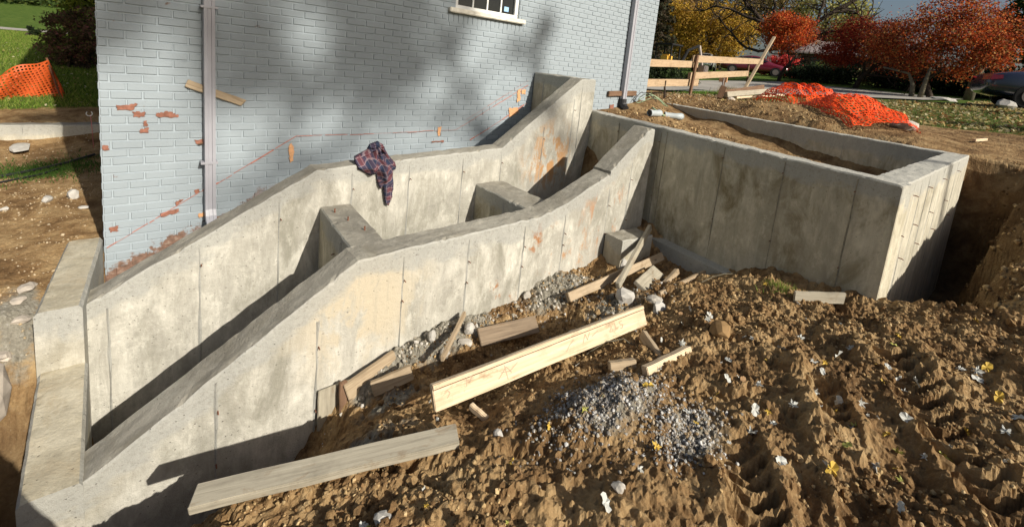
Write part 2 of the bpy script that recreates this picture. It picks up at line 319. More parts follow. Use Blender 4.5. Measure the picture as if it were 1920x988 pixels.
# --- terrain heights (metres; z = 0 is 13 cm above the camera) ---
CP = np.array([
 # trench left of / below the front stair wall
 (.95,-2.10,-2.56),(1.10,-2.10,-2.36),(1.35,-2.10,-2.26),(1.83,-2.10,-2.20),(2.40,-2.10,-2.20),(2.73,-2.10,-2.20),(3.20,-2.10,-2.14),(3.80,-2.15,-2.08),(4.20,-2.35,-2.0),
 (.70,-2.30,-2.95),(.3,-2.35,-3.05),(-.3,-2.40,-3.1),(.9,-2.45,-2.45),(.65,-2.55,-2.45),(1.25,-2.42,-2.33),
 (.45,-2.78,-2.13),(.1,-2.82,-2.13),(-.4,-2.9,-2.15),(1.0,-2.72,-2.12),(1.5,-2.55,-2.28),
 # around the box front
 (4.38,-2.6,-2.0),(4.30,-3.01,-1.96),(4.22,-3.5,-1.72),(4.16,-3.95,-1.68),(4.12,-4.2,-1.65),
 (3.5,-2.6,-2.0),(3.7,-3.3,-1.76),
 # foreground
 (1.2,-3.0,-2.03),(2.0,-3.0,-2.0),(2.85,-3.15,-1.93),(2.3,-2.5,-2.27),(3.0,-2.5,-2.16),(1.9,-2.62,-2.29),(2.6,-2.78,-2.20),(1.25,-2.72,-2.2),
 (1.82,-3.62,-1.82),(1.0,-3.3,-1.95),(.5,-3.15,-2.0),(0,-3.2,-2.0),(.45,-3.6,-1.82),(1.3,-4.1,-1.74),(0,-3.8,-1.8),(0,-4.7,-1.75),
 (2.1,-4.55,-1.70),(2.5,-5.0,-1.62),(3.0,-4.45,-1.62),(3.05,-3.76,-1.74),(3.3,-3.2,-1.83),(3.6,-4.45,-1.54),(4.1,-4.62,-1.46),(4.45,-4.78,-1.28),
 (5.2,-4.85,-1.12),(6.2,-4.85,-1.03),(7.4,-4.85,-.90),(9.5,-4.7,-.78),(4.5,-5.8,-1.15),(3.2,-6,-1.45),(2,-6.5,-1.6),(0,-7,-1.7),(-3,-6,-1.7),(-2,-4,-1.8),
 # inside the box
 (4.85,-1.0,-1.02),(5.2,-.35,-.85),(6.4,-.1,-.76),(7.1,-.1,-.60),(5.5,-1.5,-1.04),(6.5,-1.2,-.93),(7.5,-.8,-.90),(8.4,-.3,-.97),(8.25,-1.5,-1.02),(8.05,-2.4,-1.13),(7.9,-3.2,-1.2),(7.6,-3.8,-1.34),(6.0,-3.0,-1.22),(5.0,-3.0,-1.22),(4.6,-3.8,-1.4),(6.5,-2.0,-1.05),
 # yard to the right
 (7.6,.5,-.58),(8.2,2,-.66),(9.4,0.6,-.64),(9.0,-1.2,-.56),(8.6,-2.4,-.60),(8.3,-3.6,-.70),(10.5,-3,-.60),(12,-2,-.60),(12.5,2,-.60),(10.5,0.3,-.66),(11,4,-.68),(13,-5,-.45),(12,-9,-.3),
 (17,4.5,-.50),(17,0,-.30),(18,-4,-.08),(22,10,-.30),(24,0,0.0),(24,-6,.15),(30,16,.1),(34,8,.62),(34,-4,.7),(45,25,.8),(45,5,1.3),(60,30,1.6),(60,-5,2.0),(60,-30,1.6),(90,40,2.5),(90,0,2.8),(30,-25,0.3),
 # left of the house
 (-.62,.0,-1.97),(-.62,.35,-1.95),(-.45,1.4,-1.90),(-.8,2.6,-1.87),(-.9,3.4,-1.85),(-.9,3.95,-1.58),(-.4,4.0,-1.58),(-1.3,5.3,-1.42),(-2,10,-1.1),(-.9,8,-1.2),(-2.8,17.5,-.78),(-4,24,-.35),(-8,40,.5),(-14,70,1.2),(-20,30,.2),(-12,12,-.9),(-6,4,-1.6),(-4,0,-2.0),
 (-.62,-.75,-2.03),(-.60,-1.25,-2.75),(-.60,-1.8,-3.15),(-.9,-1.0,-2.3),(-1.0,-1.8,-3.0),(-1.6,-.5,-2.0),(-.8,-2.5,-3.0),(-2.2,-1.8,-2.2),(-2,-3,-2.1),
 (60,-80,2),(-60,-60,-1.7),(-60,40,.5),(0,90,1.5),(0,-60,-1.5),(30,60,1.5)], float)
CP=np.vstack([CP,[(100*math.cos(t),100*math.sin(t),1.5) for t in np.linspace(0,6,14)],[(220*math.cos(t),220*math.sin(t),3) for t in np.linspace(0,6,14)]])
def _ker(a,b):
    d=np.sqrt(((a[:,None,:]-b[None,:,:])**2).sum(2)); return d
_A=_ker(CP[:,:2],CP[:,:2])-.02*np.eye(len(CP))
_W=np.linalg.solve(np.block([[_A,np.ones((len(CP),1))],[np.ones((1,len(CP))),np.zeros((1,1))]]),np.append(CP[:,2],0))
def sstep(a,b,x):
    t=np.clip((x-a)/(b-a),0,1); return t*t*(3-2*t)
# box plan corners (outer): stair end, near corner, far near corner, far corner
BOX=[(4.64,-.78),(4.157,-4.186),(7.98,-4.213),(8.93,.43)]
def base_h(x,y):
    x=np.asarray(x,float).ravel();y=np.asarray(y,float).ravel();out=np.empty(len(x))
    for i in range(0,len(x),40000):
        q=np.stack([x[i:i+40000],y[i:i+40000]],1)
        out[i:i+40000]=_ker(q,CP[:,:2])@_W[:-1]+_W[-1]
    z=out
    # trench between the box and the right bank
    m=sstep(4.19,4.40,x)*(1-sstep(8.0,8.6,x))*sstep(-4.9,-4.42,y+.07*np.sin(x*5)+.05*np.sin(x*11.3))*(1-sstep(-4.20,-4.12,y))
    z=z*(1-m)+(-2.5)*m
    z=z+.05*np.sin(z*34+2.5*np.sin(x*2.3)+1.5*np.sin(x*6.1))*np.clip(4*m*(1-m),0,1)+.09*np.sin(x*4.1+z*3)*np.clip(4*m*(1-m),0,1)
    # unseen heap added to shade the lower left, where the photographer's shadow falls
    z=z+1.0*np.exp(-((x+.36)/.30)**2-((y+3.74)/.27)**2)
    # deep pit outside the end wall
    m=(1-sstep(-.33,-.26,x))*sstep(-1.7,-1.25,x)*(1-sstep(-1.38,-1.18,y))*sstep(-2.75,-2.5,y)
    z=z*(1-m)+np.minimum(z,-3.3)*m
    # hollow between / inside the stair walls and behind them
    m=sstep(-.30,-.15,x)*(1-sstep(4.4,4.6,x))*sstep(-1.95,-1.90,y)*(1-sstep(-.02,.05,y))
    z=z*(1-m)+(-3.4)*m
    return z
# --- end terrain ---
# ---------------------------------------------------------------- terrain
def track(x, y, p, q, w, pitch, amp):
    """two rows of tyre cleats pressed into the soil between p and q"""
    p = np.array(p); q = np.array(q); L = np.linalg.norm(q-p); t = (q-p)/L; n = np.array((-t[1], t[0]))
    s = (x-p[0])*t[0]+(y-p[1])*t[1]; d = (x-p[0])*n[0]+(y-p[1])*n[1]
    m = sstep(-.1, .15, s)*(1-sstep(L-.15, L+.1, s))*(1-sstep(w*.8, w, np.abs(d)))
    c = np.sin((s+np.abs(d)*.55)/pitch*2*math.pi); c = np.clip(c*1.8, -1, 1)
    rim = np.exp(-((np.abs(d)-w)/.05)**2)*sstep(-.1, .15, s)*(1-sstep(L-.15, L+.1, s))
    return (m*(-.025+amp*1.1*np.sign(c)*np.abs(c)**.5*(.2+1.2*vnoise(x*11,y*11,7)))+rim*.03)*(.35+1.1*sstep(.35,.6,vnoise(x*3.1,y*3.1,12)))
def masks(x, y):
    """grass, grey"""
    g = sstep(10.6, 12.2, x+.25*y+1.2*(fbm(x*.6, y*.6, 3, 5)-.5)*2)*(1-sstep(.2, 1.2, y)*(1-sstep(12.5, 13.5, x)))
    g = np.maximum(g, sstep(12.5, 16, x)); g = np.maximum(g, sstep(11, 14, y)); g = np.maximum(g, sstep(4.3, 5.0, y)*(1-sstep(-.5, .5, x)))
    g = np.maximum(g, .75*np.exp(-(((x+.75)/.45)**2+((y-2.35)/.35)**2))); g = np.maximum(g, sstep(-9, -14, y)*.7); g = np.maximum(g, sstep(-5, -9, x))
    g = np.maximum(g, .9*np.exp(-(((x-12.0)/1.0)**2+((y-1.2)/.35)**2)))
    gy = np.exp(-((x-1.88)/.30)**2-((y+3.60)/.19)**2)*.95; gy = np.maximum(gy, .8*np.exp(-((x-2.0)/.22)**2-((y+3.95)/.14)**2))
    gy = np.maximum(gy, 1.0*np.exp(-((y+2.10)/.22)**2)*sstep(.95, 1.2, x)*(1-sstep(2.0, 2.5, x)))
    gy = np.maximum(gy, 1.0*np.exp(-((x-2.95)/.38)**2-((y+2.2)/.26)**2)); gy = np.maximum(gy, .85*np.exp(-((x-3.05)/.35)**2-((y+2.75)/.18)**2)); gy = np.maximum(gy, .35*np.exp(-((x-.95)/.2)**2-((y+3.52)/.14)**2))
    gy = np.maximum(gy, .6*np.exp(-((x-.95)/.35)**2-((y+2.85)/.15)**2)); gy = np.maximum(gy, .9*np.exp(-((x+.56)/.14)**2-((y+.72)/.34)**2)); gy = np.maximum(gy, .75*np.exp(-((x-1.25)/.3)**2-((y+2.42)/.10)**2))
    return g, gy
def shade_dark_soil(x, y): return np.maximum(.42*sstep(4.4, 4.9, x+.3*(y+2))*(1-sstep(12, 14, x))*(1-sstep(1.5, 3, y))*sstep(-7, -5.5, y)*(.5+fbm(x*1.7, y*1.7, 3, 61)), np.maximum((1-sstep(-.3, -.2, x))*sstep(-1.8, -1.5, x)*(1-sstep(-1.25, -.95, y))*sstep(-2.9, -2.6, y), sstep(4.25, 4.5, x)*(1-sstep(8.1, 8.6, x))*sstep(-5.05, -4.75, y+.06*np.sin(x*6))*(1-sstep(-4.2, -4.1, y))))  # shade of trench and left pit painted dark; soil around the box darkened too
def ground_h(x, y):
    x = np.asarray(x, float).ravel(); y = np.asarray(y, float).ravel()
    z = base_h(x, y); g, gy = masks(x, y)
    near = (1-sstep(5.5, 9, x))*(1-sstep(-1.2, -.6, y))*sstep(-8, -6.5, y)*sstep(-1.6, -.8, x)
    rough = np.clip(1-.85*g, 0, 1)
    far = rough*(.25+.75*near)
    # lumps
    n1 = fbm(x*1.9, y*1.9, 2, 1)-.5; n2 = fbm(x*4.6, y*4.6, 2, 2)-.5
    b1 = np.abs(fbm(x*7.5, y*7.5, 2, 3)-.5)*2; b2 = np.abs(fbm(x*17, y*17, 2, 4)-.5)*2; n3 = fbm(x*38, y*38, 2, 6)-.5
    q = sstep(.42, .62, fbm(x*1.1+3, y*1.1, 2, 8))
    b3 = np.abs(fbm(x*29+5, y*29, 2, 14)-.5)*2; n4 = fbm(x*60, y*60, 1, 15)-.5
    z = z+far*(.10*n1+.075*n2+(.012+.015*q)*(.32-b1)+.015*(.32-b2)+.020*n3+.012*n4)
    wx = x+.02*n3; wy = y+.02*n4; l1 = lumps(wx*7.5, wy*7.5, 1); l2 = lumps(wx*16, wy*16, 2); l3 = lumps(wx*33, wy*33, 3); q2 = sstep(.36, .6, fbm(x*1.7+9, y*1.7, 3, 18))
    z = z+far*((.056*(l1-.45))*q2+.036*(l2-.45)*(.22+.78*q2)+.020*(l3-.4))
    z = z+np.where(near > .01, near*(track(x, y, (2.45, -3.85), (1.75, -4.35), .12, .085, .022)+track(x, y, (3.45, -4.35), (2.35, -5.0), .13, .09, .024)+track(x, y, (3.0, -4.15), (2.0, -4.62), .09, .08, .012)+track(x, y, (3.9, -4.9), (2.7, -5.35), .13, .09, .024)), 0)
    # gravel heap, spilled grout lumps along the wall, ridges behind the box
    z = z+.13*np.exp(-((x-1.88)/.33)**2-((y+3.60)/.22)**2)+.07*np.exp(-((x-2.98)/.30)**2-((y+2.18)/.18)**2)+.05*np.exp(-((x-1.55)/.5)**2-((y+2.13)/.10)**2)
    z = z+.05*np.exp(-((x-3.85)/.16)**2-((y+3.68)/.16)**2)
    z = z+.10*np.exp(-((y-.9)/.5)**2)*sstep(9, 9.8, x)*(1-sstep(12.6, 13.6, x))*(.6+.8*fbm(x*2, y*2, 3, 9))+.16*np.exp(-((x-9.6)/.9)**2-((y+1.1)/1.3)**2)*(.5+fbm(x*2.5, y*2.5, 3, 11))
    # keep the soil under its neighbours' feet
    return z
def grow(a, b, s, k=1.09, smax=12):
    out = []; t = a; d = 1 if b > a else -1
    while (b-t)*d > 0: t += d*s; s = min(s*k, smax); out.append(t)
    return out
def axis(parts):
    v = np.concatenate(parts); return np.unique(np.round(v, 4))
gx = axis([np.arange(-.7, 4.7, .0115), np.arange(4.7, 9.6, .035), np.arange(9.6, 14.5, .07), np.array(grow(14.5, 230, .09)), np.arange(-3, -.7, .035), np.array(grow(-3, -230, .06))])
gyv = axis([np.arange(-5.25, -2.0, .0115), np.arange(-2.0, 1.2, .05), np.arange(1.2, 6.2, .06), np.array(grow(6.2, 230, .09)), np.arange(-7.5, -5.25, .05), np.array(grow(-7.5, -230, .08))])
GX, GY = np.meshgrid(gx, gyv, indexing='ij')
GZ = ground_h(GX, GY)
gm, gym = masks(GX.ravel(), GY.ravel())
nx, ny = len(gx), len(gyv)
idx = np.arange(nx*ny).reshape(nx, ny)
GF = np.stack([idx[:-1, :-1], idx[1:, :-1], idx[1:, 1:], idx[:-1, 1:]], -1).reshape(-1, 4)
ground = fast('ground', np.stack([GX.ravel(), GY.ravel(), GZ], 1), GF, M_GROUND, smooth=False, col=np.stack([shade_dark_soil(GX.ravel(), GY.ravel())*.6, np.clip(gm, 0, 1), np.clip(gym, 0, 1)], 1), attr='gmask')
meta(ground, kind='structure')
def gz(x, y): return float(ground_h([x], [y])[0])
# ---------------------------------------------------------------- cast walls
def pl_interp(P, s):
    P = np.asarray(P, float); return np.interp(s, P[:, 0], P[:, 1])
def wall(name, A, B, th, top, bottom, mat, mtop, parent, step=.03, jag=.008, seed=0, roundr=.012):
    """cast wall from A to B in plan; th = offset vector of its far face; top = [(distance, z)...]"""
    A = np.array(A, float); B = np.array(B, float); th = np.array(th, float); L = np.linalg.norm(B-A); t = (B-A)/L
    s = np.unique(np.round(np.concatenate([np.arange(0, L, step), [L], [p[0] for p in top if 0 <= p[0] <= L]]), 4))
    T = pl_interp(top, s)+.006*(fbm(s*3, s*0+seed, 3, seed)-.5); rows = []
    zl = [9, 1.0, .6, .4, .26, .17, .10, .05]
    nt = 6; V = []; DT = []
    thl = np.linalg.norm(th); nd = th/thl
    for i, si in enumerate(s):
        c = A+t*si; ring = []
        j = (vnoise([si*16], [seed+.3], 1)[0]-.5)*2*jag; j2 = (vnoise([si*19], [seed+4.3], 2)[0]-.5)*2*jag
        if random.random() < .10: j -= jag*random.random()*2.2
        for k in zl: ring.append((*c, max(bottom, T[i]-roundr-k))); DT.append(min(k, 1))
        ring.append((*c, T[i]-roundr+j)); 
        for k in np.linspace(0, 1, nt):
            e = roundr*.6 if k in (0, 1) else 0
            q = c+nd*(e+(thl-2*roundr*.6)*k if nt else 0) if 0 < k < 1 else (c+nd*(roundr*.7) if k == 0 else c+nd*(thl-roundr*.7))
            dz = (vnoise([si*9], [seed+k*5], 3)[0]-.5)*.008
            ring.append((*q, T[i]+dz+(j*.6 if k == 0 else j2*.6 if k == 1 else 0)))
        c2 = c+th
        ring.append((*c2, T[i]-roundr+j2)); ring.append((*c2, bottom)); V += ring; DT += [0.0]*(nt+2)+[1.0]
    n = len(zl)+1+nt+2; F = []; fm = []
    for i in range(len(s)-1):
        for k in range(n):
            a = i*n+k; b = i*n+(k+1) % n; F.append((a, b, b+n, a+n)); fm.append(1 if len(zl)+1 <= k < len(zl)+nt else 0)
    F.append(tuple(range(n-1, -1, -1))); fm.append(0); F.append(tuple((len(s)-1)*n+k for k in range(n))); fm.append(0)
    o = mk(name, V, F, None, parent, loc=(A[0], A[1], bottom), mats=[mat, mtop], fmat=fm)
    bm = bmesh.new(); bm.from_mesh(o.data); bmesh.ops.recalc_face_normals(bm, faces=bm.faces); bm.to_mesh(o.data); bm.free()
    ca = o.data.color_attributes.new('dtop', 'FLOAT_COLOR', 'POINT'); c4 = np.ones((len(V), 4), np.float32); c4[:, 0] = DT; ca.data.foreach_set('color', c4.ravel())
    return o
def seam(parent, x, y, z0, z1, n=(0, -1), mat=None, w=.012, d=.010):
    """raised fin where two form panels met"""
    n = np.array(n, float); t = np.array((-n[1], n[0])); V = []
    zs = np.linspace(z0, z1, 9)
    for i, z in enumerate(zs):
        ww = w*(.5+.9*random.random()); o = t*(random.random()-.5)*.004; dd = d*(.5+random.random())
        for q in (o-t*ww, o+n*dd, o+t*ww): V.append((x+q[0]-n[0]*.003*(q is not None), y+q[1]-n[1]*.003, z))
    F = []
    for i in range(8): F += [(i*3, i*3+1, i*3+4, i*3+3), (i*3+1, i*3+2, i*3+5, i*3+4)]
    return mk('form_seam', V, F, mat, parent)
def tie(parent, x, y, z, n=(0, -1), L=.03):
    V, F = tube([(x-n[0]*.01, y-n[1]*.01, z), (x+n[0]*L*.6, y+n[1]*L*.6, z), (x+n[0]*L, y+n[1]*L, z-.004)], [.004, .004, .003], 6)
    return mk('form_tie', V, F, M_RUSTM, parent)
st = root('stair_foundation', (.6, -1.5, -2.6), 'poured concrete stairwell foundation with two stepped sloping walls running along the house', 'foundation')
rear = wall('rear_wall', (-.24, -.95), (4.62, -.95), (0, .20), [(0, -1.99), (1.44, -1.19), (3.41, -1.09), (4.60, -.265), (4.86, -.262)], -3.6, M_CON, M_TOP, st, seed=1, jag=.011)
front = wall('front_wall', (-.24, -2.05), (4.38, -2.05), (0, .23), [(0, -2.41), (1.38, -1.51), (3.02, -1.46), (3.29, -1.40), (3.94, -1.15), (3.943, -1.125), (4.54, -.70)], -3.6, M_CON, M_TOP, st, seed=2, jag=.012)
c1 = wall('cross_wall', (1.165, -1.83), (1.235, -.945), (.26, -.02), [(0, -1.512), (.9, -1.512)], -3.6, M_BOX, M_TOP, st, seed=3, jag=.008)
c2 = wall('cross_wall', (2.83, -1.83), (2.85, -.945), (.36, -.01), [(0, -1.475), (.9, -1.470)], -3.6, M_BOX, M_TOP, st, seed=4, jag=.008)
ret = wall('return_wall', (-.39, .06), (-.445, -1.10), (.215, .0), [(0, -1.90), (1.2, -1.90)], -3.6, M_CON, M_LAND, st, seed=5, roundr=.025)
low = wall('landing_wall', (-.442, -1.096), (-.412, -2.06), (.225, .0), [(0, -2.30), (1.2, -2.37)], -3.6, M_CON, M_LAND, st, seed=6, roundr=.02)
stub = wall('stub_wall', (4.40, -.02), (4.40, -.755), (.20, 0), [(0, -.255), (.75, -.262)], -3.6, M_BOX, M_TOP, st, seed=7)
for x, za, zb in ((-.12, -3, -2.03), (.39, -2.9, -1.70), (.92, -2.7, -1.43), (1.50, -2.6, -1.24), (2.05, -2.5, -1.20), (2.66, -2.5, -1.18), (3.17, -2.4, -1.12), (3.78, -2.2, -.87), (4.26, -1.9, -.52)):
    seam(rear, x, -.95, za, zb, (0, -1), M_CON); 
    if x > 0: tie(rear, x+.01, -.95, zb-.14)
seam(rear, 4.38, -.95, -1.4, -.30, (0, -1), M_CON, .010)
for x, za, zb in ((.36, -3, -2.06), (.90, -2.9, -1.86), (1.47, -2.3, -1.55), (2.02, -2.3, -1.53), (2.60, -2.3, -1.52), (3.10, -2.2, -1.49), (3.72, -2.2, -1.30), (4.05, -2.1, -1.06)):
    seam(front, x, -2.05, za, zb, (0, -1), M_CON); tie(front, x+.008, -2.05, zb-.18); tie(front, x, -2.05, za+.42)
for x, y in ((1.30, -1.12), (1.33, -1.34), (1.37, -1.58)):
    V, F = tube([(x, y, -1.54), (x, y, -1.48)], .006, 6); mk('rebar_pin', V, F, M_RUSTM, c1)
for q in ((1.19, -1.45), (1.185, -1.55)):
    tie(c1, q[0], q[1], -1.72, (-1, 0), .02)
seam(c1, 1.178, -1.62, -2.6, -1.55, (-1, 0), M_BOX); seam(c2, 2.835, -1.45, -2.6, -1.52, (-1, 0), M_BOX); seam(stub, 4.40, -.22, -2, -.30, (-1, 0), M_BOX)
# strip poured against the end of the rear wall
bx = root('box_foundation', (5.6, -2.3, -2.2), 'big rectangular concrete foundation box beside the stairwell, its left face in shade', 'foundation')
P0 = np.array((4.64, -.78)); P1 = np.array((4.157, -4.186)); P2 = np.array((7.98, -4.213)); P3 = np.array((8.93, .43))
def unit(v): return v/np.linalg.norm(v)
d01 = unit(P1-P0); n01 = np.array((d01[1], -d01[0])); n01 = n01 if n01[0] < 0 else -n01      # outward, towards -X
bf = wall('front_wall', P0, P1+d01*(-.003), -n01*.19, [(0, -.665), (3.44, -.72), (4, -.722)], -2.4, M_BOX, M_SIDE, bx, seed=8, jag=.006)
bs = wall('side_wall', P1+np.array((.012, .0)), P2, -d01*.21, [(0, -.719), (4, -.72)], -2.5, M_SIDE, M_SIDE, bx, seed=9, jag=.006)
d23 = unit(P3-P2); n23 = np.array((d23[1], -d23[0]))
bb = wall('back_wall', P2+d23*.10, P3, -n23*.2 if n23[0] > 0 else n23*.2, [(0, -.722), (5, -.683)], -2.4, M_BOX, M_SIDE, bx, seed=10)
for s in (.52, 1.15, 1.91, 2.47, 3.0):
    q = P0+d01*(s+.17); seam(bf, q[0], q[1], -2.0, -.74, n01, M_SEAM, .007); tie(bf, q[0], q[1], -.84, n01, .025); tie(bf, q[0], q[1], -1.45, n01, .02)
q = P0+d01*1.40; seam(bf, q[0], q[1], -2.0, -.72, n01, M_SEAM, .006)
for i, s in enumerate((.22, .45, .75, 1.10, 1.5, 1.9, 2.4, 2.9)):
    q = P1+unit(P2-P1)*s; seam(bs, q[0], q[1], -2.2, -.74, (0, -1), M_SIDE, .006, .006)
    for z in ((-.84, -1.35) if i % 2 else (-1.12,)): tie(bs, q[0]+.01, q[1], z, (0, -1), .035)
for s in (1.2, 2.4, 3.6):
    q = P2+d23*(s+.1)-n23*.2*(1 if n23[0] > 0 else -1); seam(bb, q[0], q[1], -1.6, -.72, (-.954, .3), M_BOX, .006)
fq0 = P0+d01*1.30; fq1 = P0+d01*3.0
V = []
for q in (fq0, fq1):
    for o, z in ((0, -2.3), (.13, -2.3), (.12, -1.87), (.0, -1.86)): V.append((*(q+n01*o), z))
mk('footing', V, [(0, 1, 2, 3), (7, 6, 5, 4), (1, 5, 6, 2), (2, 6, 7, 3), (0, 4, 5, 1)], M_BOX, bx)
# ---------------------------------------------------------------- the house
hs = root('brick_house', (-.17, 0, -2.2), 'house with light grey painted brick wall, white window and two grey downspouts', 'house')
CO = .0677; BR = .2032
HX0, HX1, HY1, HZ0, HZ1 = -.165, 7.232, 8.0, -2.7, 2.75
WX0, WX1, WZ0, WZ1 = 3.02, 4.02, .425, 1.70
yM = .008
def rect(a, b, c, d): return [a, b, c, d]
V = []; F = []
def quad(*p):
    b = len(V); V.extend(p); F.append((b, b+1, b+2, b+3))
xs = [HX0, WX0, WX1, HX1]; zs = [HZ0, WZ0, WZ1, HZ1]
for i in range(3):
    for j in range(3):
        if i == 1 and j == 1: continue
        quad((xs[i], yM, zs[j]), (xs[i+1], yM, zs[j]), (xs[i+1], yM, zs[j+1]), (xs[i], yM, zs[j+1]))
for (xa, za, xb, zb) in ((WX0, WZ0, WX0, WZ1), (WX1, WZ1, WX1, WZ0), (WX0, WZ1, WX1, WZ1), (WX1, WZ0, WX0, WZ0)):
    quad((xa, yM, za), (xb, yM, zb), (xb, .14, zb), (xa, .14, za))
quad((HX0, HY1, HZ0), (HX0, yM, HZ0), (HX0, yM, HZ1), (HX0, HY1, HZ1)); quad((HX1, yM, HZ0), (HX1, HY1, HZ0), (HX1, HY1, HZ1), (HX1, yM, HZ1))
quad((HX1, HY1, HZ0), (HX0, HY1, HZ0), (HX0, HY1, HZ1), (HX1, HY1, HZ1))
hw = mk('brick_wall', V, F, M_MORT, hs)
def brick_geo(w, h, p):
    e = .0035; return [(-w/2, 0, -h/2), (w/2, 0, -h/2), (w/2, 0, h/2), (-w/2, 0, h/2), (-w/2+e, -p, -h/2+e), (w/2-e, -p, -h/2+e), (w/2-e, -p, h/2-e), (-w/2+e, -p, h/2-e)]
BF = [(4, 5, 6, 7), (0, 1, 5, 4), (1, 2, 6, 5), (2, 3, 7, 6), (3, 0, 4, 7)]
# house-wall outline of the cast wall in front of it: bricks below are hidden
HID = [(-.3, -2.2), (-.15, -2.13), (1.45, -1.26), (3.3, -1.19), (4.30, -.42), (4.4, -.22), (4.85, -.32), (5.2, -.63), (6.4, -.75), (7.2, -.54)]
bricks = []
def brick(xa, xb, zc, h=None):
    w = xb-xa-.010; h = h or CO-.010
    if w < .012: return
    bricks.append(((xa+xb)/2, zc, w, h))
for i in range(-42, 40):
    zc = -(i+.5)*CO
    if zc > HZ1-.03 or zc < HZ0+.03: continue
    off = 0 if i % 2 else BR/2
    e = [HX0]+[k*BR+off for k in range(-2, 40) if HX0+.02 < k*BR+off < HX1-.02]+[HX1]
    for a, b in zip(e[:-1], e[1:]):
        if WZ0-.04 < zc < WZ1+.02:
            segs = []
            if a < WX0: segs.append((a, min(b, WX0+.004)))
            if b > WX1: segs.append((max(a, WX1-.004), b))
        elif .15 < zc < .375:  # sill and the course of bricks on end below it
            segs = []
            if zc < .238: segs = [(a, b)]
            else:
                if a < 2.92: segs.append((a, min(b, 2.92)))
                if b > 4.11: segs.append((max(a, 4.11), b))
        else: segs = [(a, b)]
        for s in segs: brick(s[0], s[1], zc)
for k in range(17): brick(2.925+k*.0697, 2.925+(k+1)*.0697, .302, .108)
def score(b):
    x, z, w, h = b
    hid = np.interp(x, *zip(*HID))
    if z < hid or z > .02+.168*(x+.17) or w < .04: return 9
    return math.sqrt((x-.035)**2+4.733**2+(z+.133)**2)-w*2
order = sorted(range(len(bricks)), key=lambda k: score(bricks[k]))
big = set(order[:300]); meshes = {}; bv = []; bfc = []
for k, (x, z, w, h) in enumerate(bricks):
    p = .006+rng.random()*.004; jx, jz, jr = rng.normal(0, .0012), rng.normal(0, .001), rng.normal(0, .004)
    if k in big:
        key = (round(w, 2), round(h, 2), int(rng.integers(0, 3)))
        if key not in meshes:
            me = bpy.data.meshes.new('brick'); me.from_pydata(brick_geo(w, h, .006+.002*key[2]), [], BF); me.update(); me.materials.append(M_BRICK); meshes[key] = me
        o = link('brick', meshes[key], None, hw, Vector((x+jx, yM, z+jz))-Vector(hs.location)); o.rotation_euler = (0, jr, rng.normal(0, .004))
    else:
        b = len(bv); c, s = math.cos(jr), math.sin(jr)
        for q in brick_geo(w, h, p): bv.append((x+jx+q[0]*c-q[2]*s, yM+q[1], z+jz+q[0]*s+q[2]*c))
        bfc += [tuple(i+b for i in f) for f in BF]
# bricks of the left end wall
for i in range(-42, 40):
    zc = -(i+.5)*CO
    if not HZ0+.03 < zc < HZ1-.03: continue
    for k in range(39):
        ya = .012+(k+(0 if i % 2 else .5))*BR-(0 if k or i % 2 else 0); b = len(bv)
        for q in brick_geo(BR-.01, CO-.01, .005): bv.append((HX0+q[1], min(ya+BR/2-q[0], HY1), zc+q[2]))
        bfc += [tuple(j+b for j in f) for f in BF]
meta(fast('brick_field', bv, np.array(bfc), M_BRICK, hs), kind='stuff')
# roof
ov = .45; V = []; F = []
rz = HZ1+2.0; xm0, xm1 = HX0-ov, HX1+ov; ya, yb = -.12, HY1+.12
mk('roof', [(xm0, ya, HZ1+.02), (xm1, ya, HZ1+.02), (xm1, yb, HZ1+.02), (xm0, yb, HZ1+.02), (xm0, (ya+yb)/2, rz), (xm1, (ya+yb)/2, rz), (xm0, ya, HZ1+.14), (xm1, ya, HZ1+.14), (xm1, yb, HZ1+.14), (xm0, yb, HZ1+.14)],
   [(3, 2, 1, 0), (0, 1, 7, 6), (6, 7, 5, 4), (8, 9, 4, 5), (2, 3, 9, 8), (0, 6, 4, 9, 3), (1, 2, 8, 5, 7)], M_ROOF, hs)
# window
wf = box('window', WX0, WX1, .06, .075, WZ0, WZ1, M_GLASSD, hs)
def wpart(name, x0, x1, y0, y1, z0, z1, mat, par=wf, bev=.003):
    o = mk(name, boxv(x0, x1, y0, y1, z0, z1), BOXF, mat, par)
    bm = bmesh.new(); bm.from_mesh(o.data); bmesh.ops.recalc_face_normals(bm, faces=bm.faces)
    if bev: bmesh.ops.bevel(bm, geom=bm.edges[:], offset=bev, segments=2, affect='EDGES')
    bm.to_mesh(o.data); bm.free(); return o
wf.name = 'window'
wpart('window_frame', WX0, WX1, .03, .10, WZ0, WZ0+.045, M_WHITE); wpart('window_frame', WX0, WX0+.05, .03, .10, WZ0+.046, WZ1, M_WHITE); wpart('window_frame', WX1-.055, WX1, .03, .10, WZ0+.046, WZ1, M_WHITE)
for f in (.255, .50, .745):
    x = WX0+.05+f*.9; wpart('muntin', x-.011, x+.011, .045, .065, WZ0+.046, WZ1, M_WHITE)
wpart('muntin', WX0+.051, WX1-.056, .046, .064, WZ0+.40, WZ0+.42, M_WHITE)
wpart('sticker', 3.80, 3.875, .055, .0585, .50, .56, M_BLUEST, bev=0)
wpart('window_sill', 2.918, 4.108, -.055, .10, .367, .4235, M_SILL, hs, .008)
